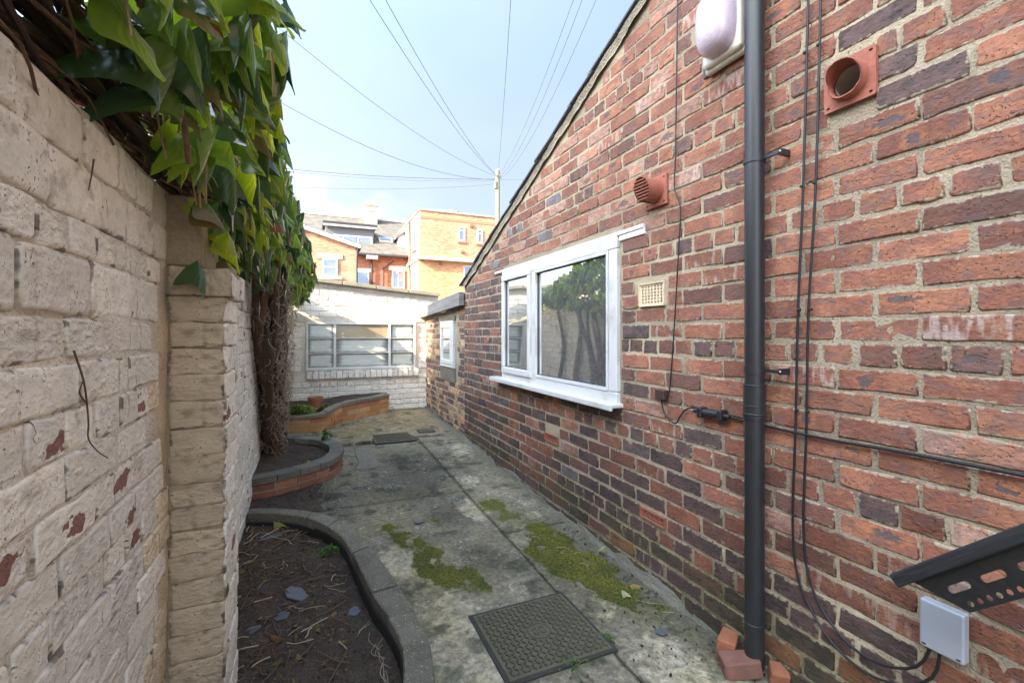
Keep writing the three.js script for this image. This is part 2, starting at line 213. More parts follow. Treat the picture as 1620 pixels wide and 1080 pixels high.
// ---------------------------------------------------------------- bricks
const shapeCache = {};
function brickShape(w, h, d, cell, TW, TH_, seed, key, rough = 1) {
  const id = key + cell + w.toFixed(3); if (shapeCache[id]) return shapeCache[id];
  const R = rng(seed), a = w / 2, b = h / 2, c = Math.min(0.012, b * 0.3), J = Array.from({ length: 8 }, () => (R() - 0.5) * 0.0075 * rough), at = [[0, 1], [8, 9], [10, 11], [2, 3], [2, 3], [4, 5], [4, 5], [12, 13], [14, 15], [6, 7], [6, 7], [0, 1]];
  for (let i = 0; i < 8; i++) J.push((R() - 0.5) * 0.006 * rough);
  const o = [[-a + c * R(), -b], [-a * 0.3, -b], [a * 0.35, -b], [a - c * R(), -b], [a, -b + c * R()], [a, b - c * R()], [a - c * R(), b], [a * 0.3, b], [-a * 0.35, b], [-a + c * R(), b], [-a, b - c * R()], [-a, -b + c * R()]].map((q, i) => [q[0] + J[at[i][0]], q[1] + J[at[i][1]]]);
  const P = [], U = [], N = [], I = [], uv = (x, y) => U.push((cell[0] + 1.5 + (cell[2] - 3) * clamp(x / w + 0.5)) / TW, (cell[1] + 1.5 + (cell[3] - 3) * clamp(y / h + 0.5)) / TH_), n = o.length, bev = 0.0045;
  P.push(0, 0, (R() - 0.3) * 0.002 * rough); N.push(0, 0, 1); uv(0, 0);
  for (const [x, y] of o) { const l = Math.hypot(x / a, y / b); P.push(x * (1 - bev / a), y * (1 - bev / b), (R() - 0.5) * 0.0026 * rough); N.push(0, 0, 1); uv(x * 0.97, y * 0.93); }
  for (const [x, y] of o) { const l = Math.hypot(x / a ** 2, y / b ** 2); P.push(x, y, -0.004); N.push(x / a ** 2 / l * 0.8, y / b ** 2 / l * 0.8, 0.6); uv(x, y); }
  for (const [x, y] of o) { const l = Math.hypot(x / a ** 2, y / b ** 2); P.push(x, y, -d); N.push(x / a ** 2 / l, y / b ** 2 / l, 0); uv(x, y); }
  for (let i = 0; i < n; i++) { const k = (i + 1) % n; I.push(0, 1 + i, 1 + k); for (const r of [1, 1 + n]) I.push(r + i, r + n + i, r + k, r + k, r + n + i, r + n + k); }
  return shapeCache[id] = geo(P, U, I, N);
}
const RED = { cells, TW: 2048, TH: 2048, key: 'r' }, PAINT = { cells: pcells, TW: 2048, TH: 1024, key: 'p' };
function layBricks(list, parent, limit, stuffName, label) { // list of {p, rotY, w, h, d, cls, set, m, tilt, score}
  list.sort((a, b) => b.score - a.score);
  const rest = new Map();
  list.forEach((q, i) => {
    const head = q.w < 0.15, pool = q.set.cells[q.cls][head ? 'h' : 's'], r = rng(i * 31 + 5 + Math.round(q.p.x * 1e4) + Math.round(q.p.y * 1e4) * 3 + Math.round(q.p.z * 1e4) * 7), cell = pool[Math.floor(r() * pool.length)];
    const nw = head ? 0.101 : 0.211, g = brickShape(nw, 0.067, q.d || 0.03, cell, q.set.TW, q.set.TH, cell[0] * 13 + cell[1] * 7 + 1, q.set.key, q.rough);
    const m = new THREE.Mesh(g, q.m); m.position.copy(q.p); m.rotation.set(0, q.rotY, q.tilt || 0, 'YXZ'); m.scale.set(q.w / nw, q.h / 0.067, 1);
    if (r() < 0.5) { m.rotation.z += Math.PI; }
    if (i < limit) { m.name = nm('brick'); m.castShadow = m.receiveShadow = true; parent.add(m); }
    else { m.updateMatrix(); if (!rest.has(q.m)) rest.set(q.m, []); rest.get(q.m).push(g.clone().applyMatrix4(m.matrix)); }
  });
  if (rest.size) { // one mesh, one material group per tint
    const gs = [], ms = []; for (const [m, a] of rest) { gs.push(mergeGeometries(a)); ms.push(m); }
    const g = gs.length > 1 ? mergeGeometries(gs, true) : gs[0]; part(stuffName, g, ms.length > 1 ? ms : ms[0], parent, 'stuff');
  }
}
const pick = (r, t) => { let s = 0; for (const k in t) s += t[k]; let x = r() * s; for (const k in t) { x -= t[k]; if (x < 0) return k; } return Object.keys(t)[0]; };
const overlaps = (a0, a1, b0, b1, R) => R.some(q => a0 < q[1] && a1 > q[0] && b0 < q[3] && b1 > q[2]);
function sheet(f, u0, u1, v0, v1, step, holes = []) { // grid of f(u, v) -> Vector3, cut along rectangles [u0,u1,v0,v1]; uv in metres
  const cut = (a, b, k) => { const n = Math.max(1, Math.round((b - a) / step)), l = []; for (let i = 0; i <= n; i++) l.push(a + (b - a) * i / n); for (const h of holes) for (const x of [h[k], h[k + 1]]) if (x > a && x < b) l.push(x); l.sort((p, q) => p - q); return l.filter((x, i) => !i || x - l[i - 1] > 1e-5); };
  const us = cut(u0, u1, 0), vs = cut(v0, v1, 2), P = [], U = [], I = [];
  for (const v of vs) for (const u of us) { const p = f(u, v); P.push(p.x, p.y, p.z); U.push(u, v); }
  for (let j = 0; j + 1 < vs.length; j++) for (let i = 0; i + 1 < us.length; i++) { if (overlaps(us[i] + 1e-6, us[i + 1] - 1e-6, vs[j] + 1e-6, vs[j + 1] - 1e-6, holes)) continue; const a = j * us.length + i, b = a + us.length; I.push(a, a + 1, b, b, a + 1, b + 1); }
  return geo(P, U, I);
}

// ---------------------------------------------------------------- ground
part('ground', worldUV(new THREE.PlaneGeometry(900, 900).rotateX(-Math.PI / 2).translate(0, -0.16, 0)), M(0.16, 0.15, 0.12, 1, { ...rep(mortarTex, 0.5), bumpScale: 0.01 }), scene, 'structure');
const polyX = (pts, Z) => { if (Z >= pts[0][1]) return pts[0][0]; for (let i = 0; i + 1 < pts.length; i++) if (Z <= pts[i][1] && Z >= pts[i + 1][1]) return lerp(pts[i][0], pts[i + 1][0], (pts[i][1] - Z) / (pts[i][1] - pts[i + 1][1] + 1e-9)); return pts[pts.length - 1][0]; };
const EO = [[-0.375, 3.51], [-0.28, 3.49], [-0.188, 3.444], [0.001, 3.321], [0.165, 3.114], [0.27, 2.863], [0.335, 2.52], [0.388, 2.198], [0.42, 1.955], [0.43, 1.775], [0.412, 1.646], [0.385, 1.5], [0.33, 1.3], [0.25, 1.1]];
const EI = [[-0.375, 3.42], [-0.28, 3.39], [-0.183, 3.343], [-0.045, 3.243], [0.075, 3.07], [0.17, 2.85], [0.225, 2.50], [0.262, 2.2], [0.305, 1.998], [0.328, 1.828], [0.315, 1.7], [0.285, 1.55], [0.23, 1.37], [0.15, 1.18]];
const midX = Z => Z > 3.46 ? -0.42 : Z < 1.1 ? 0.2 : polyX(EO.map((p, i) => [(p[0] + EI[i][0]) / 2, (p[1] + EI[i][1]) / 2]), Z);
const blobs = (L, X, Z) => { let s = 0; for (const [a, b, r, k = 1] of L) if (Math.abs(X - a) < 2.2 * r && Math.abs(Z - b) < 2.8 * r) s += k * Math.exp(-((X - a) ** 2 + ((Z - b) * 0.8) ** 2) / (r * r)); return s; };
const MOSS = [[0.47, 2.95, 0.07], [0.51, 2.81, 0.08], [0.55, 2.7, 0.08], [0.74, 2.96, 0.05], [0.62, 2.53, 0.07], [0.55, 2.4, 0.08], [0.62, 2.28, 0.09], [0.72, 2.24, 0.1], [0.78, 2.12, 0.06], [1.2, 3.14, 0.07], [1.18, 3.0, 0.1], [1.23, 2.8, 0.09], [1.3, 2.6, 0.1], [1.35, 2.48, 0.08], [1.17, 2.33, 0.06], [1.3, 2.3, 0.13], [1.38, 2.1, 0.12], [1.24, 2.12, 0.1], [1.32, 1.95, 0.12], [1.38, 1.75, 0.1, 0.8], [0.63, 2.35, 0.08], [1.45, 1.6, 0.08, 0.5], [0.6, 5.6, 0.16, 0.5], [1.5, 3.3, 0.05, 0.6]];
const LIGHT = [[1.02, 3.13, 0.1], [1.05, 2.93, 0.09], [1.46, 2.98, 0.07], [1.38, 2.78, 0.06], [1.16, 2.52, 0.06], [0.42, 2.56, 0.12], [0.5, 2.45, 0.1], [1.35, 4.3, 0.16, 0.7], [1.45, 4.6, 0.12], [0.5, 1.7, 0.16, 0.9], [0.55, 1.4, 0.2, 0.9], [1.25, 1.35, 0.16, 0.8], [1.2, 3.6, 0.15, 0.7], [1.2, 1.75, 0.09, 0.8], [0.6, 2.05, 0.14, 0.8], [1.4, 1.15, 0.12, 0.7]];
const OLIVE = [[1.3, 2.9, 0.16, 0.8], [1.3, 2.6, 0.2], [1.35, 2.3, 0.2], [1.35, 2.05, 0.2], [1.4, 1.8, 0.18], [1.45, 1.55, 0.14], [1.2, 2.2, 0.12, 0.7], [0.55, 2.6, 0.12, 0.5], [0.68, 2.2, 0.14, 0.6], [0.9, 2.3, 0.12, 0.5], [1.48, 1.3, 0.1, 0.7], [0.75, 2.9, 0.14, 0.4]];
const DARK = [[0.85, 4.3, 0.28], [0.9, 3.87, 0.25], [0.62, 3.7, 0.2], [0.86, 2.44, 0.12], [0.93, 2.3, 0.1], [0.85, 2.98, 0.14], [1.45, 2.3, 0.12], [1.44, 1.75, 0.12], [1.45, 1.5, 0.1], [0.1, 3.6, 0.3], [0.75, 3.4, 0.3, 0.6], [1.48, 2.0, 0.1], [1.05, 2.05, 0.12, 0.6]];
const moss = (X, Z) => { const s = blobs(MOSS, X, Z); return s < 0.12 ? 0 : ss(0.34, 0.74, s * (-0.45 + 2.4 * fbm(X * 13, Z * 11, 111, 5)) + 0.5 * (fbm(X * 45, Z * 45, 113, 3) - 0.5)); };
{
  const w = 1024, h = 2048, T = new Tex(w, h);
  for (let j = 0; j < h; j++) for (let i = 0; i < w; i++) {
    const X = -0.45 + (i + 0.5) / w * 2.05, Z = 0.9 + (j + 0.5) / h * 6.0;
    const n1 = fbm(X * 2.2, Z * 2.2, 121, 4), n2 = fbm(X * 11, Z * 11, 123, 4), n3 = vn(X * 160, Z * 160, 125), n4 = vn(X * 60, Z * 60, 127), n5 = fbm(X * 30, Z * 30, 129, 3);
    const dk = clamp(blobs(DARK, X, Z) * (0.4 + n2 * 1.1)), lt = ss(0.3, 0.62, blobs(LIGHT, X, Z) * (0.3 + n5 * 1.2));
    let m = (0.158 + 0.12 * (n1 - 0.5) + 0.08 * (n2 - 0.5)) * (1 - 0.5 * dk); m = lerp(m, 0.31, lt * 0.7); m *= 0.72 + 0.56 * n3; m *= 0.72 + 0.56 * n4; m *= 0.7 + 0.6 * n5;
    let r = m * 1.26, g = m * 1.04, b = m * 0.70; const far = ss(4.9, 5.5, Z); r *= 1 + far * 0.22; g *= 1 + far * 0.1; b *= 1 - far * 0.12;
    const blot = ss(0.58, 0.72, fbm(X * 8, Z * 8, 131, 5)) * 0.55; r *= 1 - blot; g *= 1 - blot * 0.93; b *= 1 - blot * 0.95;
    const lich = 0.7 * ss(0.72, 0.86, vn(X * 90, Z * 90, 133)) * ss(0.5, 0.68, n2); r = lerp(r, 0.5, lich * 0.6); g = lerp(g, 0.49, lich * 0.6); b = lerp(b, 0.43, lich * 0.6);
    const alg = ss(0.45, 0.7, fbm(X * 4, Z * 4, 135, 4)) * 0.4 + ss(0.15, 0.6, blobs(MOSS, X, Z)) * 0.4; r = lerp(r, r * 0.86, alg); g = lerp(g, g * 0.85, alg); b = lerp(b, b * 0.55, alg);
    const ol = clamp(blobs(OLIVE, X, Z)) * (0.35 + 0.65 * ss(0.35, 0.65, fbm(X * 9, Z * 9, 137, 4))) * 0.8; r = lerp(r, 0.085 * (0.6 + n4), ol); g = lerp(g, 0.078 * (0.6 + n4), ol); b = lerp(b, 0.038 * (0.6 + n4), ol);
    const f = moss(X, Z) * (0.75 + 0.25 * n3), q = 0.7 + 0.6 * n5; r = lerp(r, 0.092 * q, f); g = lerp(g, 0.098 * q, f); b = lerp(b, 0.02 * q, f);
    const dirt = ss(0.16, 0.02, 1.55 - X) * 0.5 * (0.4 + n2); r = lerp(r, 0.09, dirt); g = lerp(g, 0.08, dirt); b = lerp(b, 0.06, dirt);
    T.set(i, j, r, g, b, 0.45 + (n2 - 0.5) * 0.4 + (n4 - 0.5) * 0.35 + (n3 - 0.5) * 0.25 + f * 0.2 - blot * 0.2);
  }
  const t = T.done(THREE.MirroredRepeatWrapping), m = M(1, 1, 1, 0.95, { ...t, bumpScale: 0.010 });
  mat.path = m;
}
const pathUV = g => { const p = g.attributes.position, u = new Float32Array(p.count * 2); for (let i = 0; i < p.count; i++) { u[2 * i] = (p.getX(i) + 0.45) / 2.05; u[2 * i + 1] = (-p.getZ(i) - 0.9) / 6.0; } g.setAttribute('uv', new THREE.BufferAttribute(u, 2)); return g; };
const lumps = (X, Z) => 0.008 * (fbm(X * 3, Z * 3, 141, 3) - 0.5) + 0.004 * (fbm(X * 14, Z * 14, 143, 2) - 0.5);
const path = new THREE.Group(); path.name = nm('path'); path.userData.kind = 'structure'; scene.add(path);
function slab(x0, x1, Z0, Z1, lift, mt) { // x0, x1 functions of Z; with a lip down its sides
  const nu = 36, nv = Math.round((Z1 - Z0) / 0.04), P = [], U = [], I = [];
  for (let j = -1; j <= nv + 1; j++) for (let i = -1; i <= nu + 1; i++) { const Z = lerp(Z0, Z1, clamp(j / nv)), X = lerp(x0(Z), x1(Z), clamp(i / nu)), rim = j < 0 || i < 0 || j > nv || i > nu; P.push(X, gy(Z) + lumps(X, Z) + lift - (rim ? 0.07 : 0), -Z); U.push(0, 0); }
  const W = nu + 3; for (let j = 0; j < nv + 2; j++) for (let i = 0; i < W - 1; i++) { const a = j * W + i; I.push(a, a + 1, a + W, a + W, a + 1, a + W + 1); }
  part('concrete_slab', pathUV(geo(P, U, I)), mt || mat.path, path);
}
const jx = Z => 1.093 + 0.012 * (fbm(Z * 3, 1, 151, 3) - 0.5);
slab(midX, Z => jx(Z) - 0.004, -0.8, 3.40, 0); slab(Z => midX(Math.max(Z, 3.404)), Z => jx(Z) - 0.004, 3.404, 5.02, 0.001);
slab(Z => jx(Z) + 0.005, () => 1.60, -0.8, 2.62, -0.004); slab(Z => jx(Z) + 0.005, () => 1.60, 2.626, 5.12, 0.002);
slab(() => -0.42, () => 1.60, 5.13, 6.78, 0.003);
slab(Z => 0.40 + 0.02 * fbm(Z * 6, 3, 153, 2) - 0.06 * ss(4.5, 4.1, Z), Z => 0.575 + 0.03 * (fbm(Z * 5, 5, 155, 3) - 0.5), 4.2, 4.93, 0.010, M(0.185, 0.16, 0.115, 0.9, { ...grainTex, bumpScale: 0.004 }));
{ // moss cushions
  const R = rng(77), pts = []; for (let k = 0; k < 160000 && pts.length < 20000; k++) { const X = 0.42 + R() * 1.1, Z = 1.3 + R() * 2.2; const q = moss(X, Z); if (q > 0.10 + 0.8 * R() || (R() < 0.05 && blobs(MOSS, X, Z) > 0.22 + 0.5 * R())) pts.push([X, Z]); }
  const g = new THREE.IcosahedronGeometry(1, 0), im = new THREE.InstancedMesh(g, M(1, 1, 1, 1), pts.length), o = new THREE.Object3D();
  pts.forEach(([X, Z], i) => { const s = (0.0012 + 0.0040 * R() * R()) * (0.4 + 0.6 * moss(X, Z)); o.position.copy(V(X, gy(Z) + lumps(X, Z) + s * 0.2, Z)); o.rotation.set(R() * 6, R() * 6, R() * 6); o.scale.set(s * (1 + R()), s * (0.5 + R() * 0.5), s * (1 + R())); o.updateMatrix(); im.setMatrixAt(i, o.matrix); const q = 0.55 + R() * 0.8, y = fbm(X * 9, Z * 9, 161, 3); im.setColorAt(i, col(lerp(0.055, 0.155, y) * q, lerp(0.065, 0.135, y) * q, 0.013 * q)); });
  im.name = nm('moss'); im.castShadow = im.receiveShadow = true; tag(im, 'yellow green moss cushions spreading over the damp concrete path', 'moss', null, 'stuff'); scene.add(im);
}

// ---------------------------------------------------------------- the brick house on the right
const WX = 1.55, roofY = Z => 1.78 + 0.392 * (4.81 - Z);
const house = thing('brick_house', 'long red brick side wall under a sloping slate verge with a white framed window', 'house');
{
  const holes = [[2.09, 3.69, 0.80, 1.775], [1.71, 1.888, 1.386, 1.498], [2.741, 2.922, 0.486, 0.542], [1.709, 1.879, 0.32, 0.369], [0.83, 0.945, 1.975, 2.10]];
  const zmax = 4.83;
  const wsheet = sheet((Z, v) => { const top = roofY(Z), y = v < 1.8 ? v : Math.min(v, top), n = fbm(Z * 9, y * 9, 201, 4) - 0.5, n2 = fbm(Z * 40, y * 40, 203, 2) - 0.5; return V(WX + 0.0055 - n * 0.008 - n2 * 0.005, y, Z); }, -0.6, zmax, -0.06, 3.9, 0.022, holes);
  { const p = wsheet.attributes.position, c = new Float32Array(p.count * 3); for (let i = 0; i < p.count; i++) { const Z = -p.getZ(i), y = p.getY(i), g = ss(0.4, 0.75, fbm(Z * 2.2, y * 2.6, 217, 4)) * 0.5, lo = ss(0.42, 0.08, y + (fbm(Z * 3, y * 5, 219, 3) - 0.5) * 0.3), wl = ss(0.55, 0.75, fbm(Z * 1.1, y * 3, 229, 3)) * 0.2, m = (1 - 0.45 * g) * (1 - 0.5 * lo) * (1 + wl); c[3 * i] = m; c[3 * i + 1] = m * (1 + 0.04 * lo - 0.02 * g); c[3 * i + 2] = m * (1 + 0.08 * g - 0.1 * lo); } wsheet.setAttribute('color', new THREE.BufferAttribute(c, 3)); }
  const wall = part('wall', wsheet, mat.mortar, house);
  part('house_body', prism([[-3, -0.1], [4.81, -0.1], [4.81, 1.70], [-3, 4.70]], 1.64, 5.2, 'X'), mat.mortarDark, house);
  const R = rng(11), list = [], skip = [[2.055, 3.71, 0.83, 1.80], [1.70, 1.897, 1.378, 1.506], [2.733, 2.93, 0.479, 0.548], [1.702, 1.886, 0.314, 0.375], [0.825, 0.95, 1.97, 2.105]];
  for (let k = -11; k < 40; k++) {
    const yb = 0.839 + 0.0767 * k, yt = yb + 0.0767, header = ((k % 6) + 6) % 6 === 4, pitch = header ? 0.111 : 0.222, off = header ? 0.03 : (((k % 2) + 2) % 2 ? 0.111 : 0) + 0.09;
    for (let Z = -0.6 + off; Z < zmax; Z += pitch) {
      const segs = [[Z + (R() - 0.5) * 0.006, Z + pitch + (R() - 0.5) * 0.006]]; let [a, b] = segs[0]; b = Math.min(b, zmax);
      const lim = 4.81 - (yt + 0.035 - 1.78) / 0.392; if (b > lim) b = lim; // cut under the verge
      const out = []; let cur = [[a, b]];
      for (const q of skip) { if (yb + 0.012 >= q[3] || yt - 0.012 <= q[2]) continue; const nx = []; for (const [p0, p1] of cur) { if (p1 <= q[0] || p0 >= q[1]) nx.push([p0, p1]); else { if (q[0] - p0 > 0.05) nx.push([p0, q[0]]); if (p1 - q[1] > 0.05) nx.push([q[1], p1]); } } cur = nx; }
      for (const [p0, p1] of cur) {
        const len = p1 - p0 - 0.0120; if (len < 0.035) continue;
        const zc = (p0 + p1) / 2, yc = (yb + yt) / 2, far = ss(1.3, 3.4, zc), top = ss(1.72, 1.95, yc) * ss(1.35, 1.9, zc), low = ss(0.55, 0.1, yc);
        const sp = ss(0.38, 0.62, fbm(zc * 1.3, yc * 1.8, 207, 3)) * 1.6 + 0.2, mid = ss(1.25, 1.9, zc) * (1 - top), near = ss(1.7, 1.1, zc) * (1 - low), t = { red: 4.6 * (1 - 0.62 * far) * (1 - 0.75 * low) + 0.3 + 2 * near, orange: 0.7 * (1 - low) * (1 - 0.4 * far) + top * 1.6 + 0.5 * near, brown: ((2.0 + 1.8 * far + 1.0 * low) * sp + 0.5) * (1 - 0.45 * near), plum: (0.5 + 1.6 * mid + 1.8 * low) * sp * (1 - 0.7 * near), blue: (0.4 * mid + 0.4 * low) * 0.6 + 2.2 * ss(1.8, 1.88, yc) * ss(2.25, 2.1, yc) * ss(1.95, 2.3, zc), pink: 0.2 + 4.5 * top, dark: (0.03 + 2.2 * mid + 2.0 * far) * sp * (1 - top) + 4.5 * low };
        const damp = yc < 0.22 && R() < 0.75, m = damp ? mat.green : yc < 0.5 + 0.3 * R() ? mat.lower : mat.brick[Math.floor(R() * 3)];
        list.push({ p: V(WX + (R() - 0.5) * 0.005 + 0.0005, yc + (R() - 0.5) * 0.005, zc), rotY: -Math.PI / 2, w: len, h: 0.066 + (R() - 0.5) * 0.004, d: 0.03, cls: pick(R, t), set: RED, m, tilt: (R() - 0.5) * 0.024, score: seen(WX, yc, zc) });
      }
    }
  }
  layBricks(list, wall, 300, 'far_bricks');
  // verge: slates on a bed of mortar
  const bed = sheet((Z, v) => { const n = fbm(Z * 12, v * 20, 211, 4) - 0.5; return V(WX - 0.014 - n * 0.016 + Math.max(0, 0.012 * Math.sin(v * 60)), roofY(Z) - 0.045 + v + n * 0.012, Z); }, -1, 4.84, 0, 0.062, 0.012);
  part('verge_mortar', bed, M(0.36, 0.315, 0.24, 0.95, { ...mortarTex, bumpScale: 0.012 }), house);
  const roof = part('roof', prism([[4.86, 1.775], [4.86, 1.795], [-3, 4.876], [-3, 4.856]].map(p => [p[0], p[1] + 0.005]), 1.54, 5.3, 'X'), mat.slate, house);
  for (let i = 0; i < 22; i++) { const Z = 4.78 - i * 0.235, g = new THREE.BoxGeometry(0.30, 0.011, 0.29); const s = part('slate', worldUV(g), mat.slate, roof); s.position.copy(V(1.668 + 0.012 * (h2(i, 3, 5) - 0.5), roofY(Z) + 0.034 + 0.004 * h2(i, 1, 5), Z)); s.rotation.x = -Math.atan(0.392) + 0.03 + 0.012 * (h2(i, 2, 5) - 0.5); s.rotation.y = 0.05 * (h2(i, 4, 5) - 0.5); }
  // window
  const win = part('window', merge([box(1.53, 1.60, 0.862, 0.925, 2.064, 3.70, 0.008), box(1.53, 1.60, 1.715, 1.782, 2.064, 3.70, 0.008), box(1.53, 1.60, 0.926, 1.714, 2.064, 2.138, 0.008), box(1.53, 1.60, 0.926, 1.714, 3.640, 3.70, 0.008), box(1.531, 1.60, 0.926, 1.714, 3.062, 3.125, 0.008)]), mat.pvc, house);
  part('sash', merge([box(1.510, 1.545, 0.915, 0.965, 3.11, 3.665, 0.007), box(1.510, 1.545, 1.692, 1.738, 3.11, 3.665, 0.007), box(1.5105, 1.545, 0.966, 1.691, 3.11, 3.158, 0.007), box(1.5105, 1.545, 0.966, 1.691, 3.616, 3.665, 0.007)]), mat.pvc, win);
  part('bead', merge([box(1.526, 1.565, 0.926, 0.944, 2.139, 3.061), box(1.526, 1.565, 1.696, 1.714, 2.139, 3.061), box(1.5262, 1.565, 0.945, 1.695, 2.139, 2.156), box(1.5262, 1.565, 0.945, 1.695, 3.044, 3.061)]), mat.pvc, win);
  part('gasket', merge([box(1.545, 1.55, 0.944, 0.950, 2.156, 3.044), box(1.545, 1.55, 1.690, 1.696, 2.156, 3.044), box(1.5452, 1.55, 0.951, 1.689, 2.156, 2.162), box(1.5452, 1.55, 0.951, 1.689, 3.038, 3.044), box(1.53, 1.535, 0.965, 0.970, 3.158, 3.616), box(1.53, 1.535, 1.687, 1.692, 3.158, 3.616), box(1.5302, 1.535, 0.971, 1.686, 3.158, 3.163), box(1.5302, 1.535, 0.971, 1.686, 3.611, 3.616)]), mat.gasket, win);
  const wob = (Z0, Z1, y0, y1, X) => sheet((Z, y) => V(X + 0.0016 * Math.sin((Z - Z0) / (Z1 - Z0) * Math.PI) * Math.sin((y - y0) / (y1 - y0) * Math.PI), y, Z), Z0, Z1, y0, y1, 0.04);
  part('pane', wob(2.158, 3.042, 0.946, 1.694, 1.553), mat.glazing, win); part('pane', wob(3.159, 3.615, 0.967, 1.690, 1.538), mat.glazing, win);
  part('window_sill', merge([box(1.472, 1.56, 0.846, 0.868, 2.03, 3.84, 0.006), box(1.467, 1.483, 0.832, 0.866, 2.03, 3.84, 0.005)]), mat.pvc, house);
  part('head_strip', merge([box(1.535, 1.56, 1.783, 1.803, 1.85, 3.88, 0.003), box(1.542, 1.56, 1.752, 1.785, 1.85, 2.058, 0.003)]), mat.white, house);
  // air bricks
  const cream = M(0.70, 0.56, 0.37, 0.8, { ...grainTex, bumpScale: 0.002 });
  const airBrick = (Z, y, w, h, nx, ny, hw, hh, m, round) => {
    const H = []; for (let i = 0; i < nx; i++) for (let j = 0; j < ny; j++) { const x = (i - (nx - 1) / 2) * (w * 0.84 / nx), yy = (j - (ny - 1) / 2) * (h * 0.80 / ny); H.push(round ? roundHole(x + (j % 2 ? hw * 0.5 : 0), yy, hw / 2, hh / 2) : rectHole(x, yy, hw, hh)); }
    const g = onRight(new THREE.Group(), WX + 0.010, y, Z); g.name = nm('air_brick'); house.add(g);
    part('grille', plateHoles(w, h, 0.014, H), m, g); part('vent_void', worldUV(new THREE.BoxGeometry(w * 0.94, h * 0.9, 0.02).translate(0, 0, -0.02)), mat.dark, g);
    part('rim', merge([worldUV(new THREE.BoxGeometry(w, 0.006, 0.008).translate(0, h / 2 - 0.003, 0.0165)), worldUV(new THREE.BoxGeometry(w, 0.006, 0.008).translate(0, -h / 2 + 0.003, 0.0165)), worldUV(new THREE.BoxGeometry(0.006, h - 0.013, 0.008).translate(w / 2 - 0.003, 0, 0.0165)), worldUV(new THREE.BoxGeometry(0.006, h - 0.013, 0.008).translate(-w / 2 + 0.003, 0, 0.0165))]), m, g);
  };
  airBrick(1.799, 1.442, 0.185, 0.116, 7, 6, 0.0125, 0.0102, cream, false);
  const redAir = M(0.30, 0.105, 0.066, 0.85, { ...grainTex, bumpScale: 0.003 }); airBrick(2.832, 0.514, 0.185, 0.056, 7, 3, 0.0165, 0.0105, redAir, false); airBrick(1.794, 0.344, 0.178, 0.050, 8, 3, 0.0145, 0.0105, redAir, true);
  // rough cement fillet along the foot
  const fil = sheet((Z, v) => { const n = fbm(Z * 9, v * 3, 221, 5) - 0.5, w = 0.008 + 0.055 * fbm(Z * 3.2, 4, 223, 4), hh = 0.02 + 0.10 * fbm(Z * 2.6, 9, 225, 4); return V(WX + 0.006 - w * (1 - v) ** 1.3 - n * 0.022 * (1 - v * 0.5), gy(Z) - 0.02 + hh * v + n * 0.03, Z); }, 0, 6.7, 0, 1, 0.018);
  const fm = mat.fillet; { const u = fil.attributes.uv; for (let i = 0; i < u.count; i++) u.setY(i, u.getY(i) * 0.12); } part('cement_fillet', fil, fm, house);
}

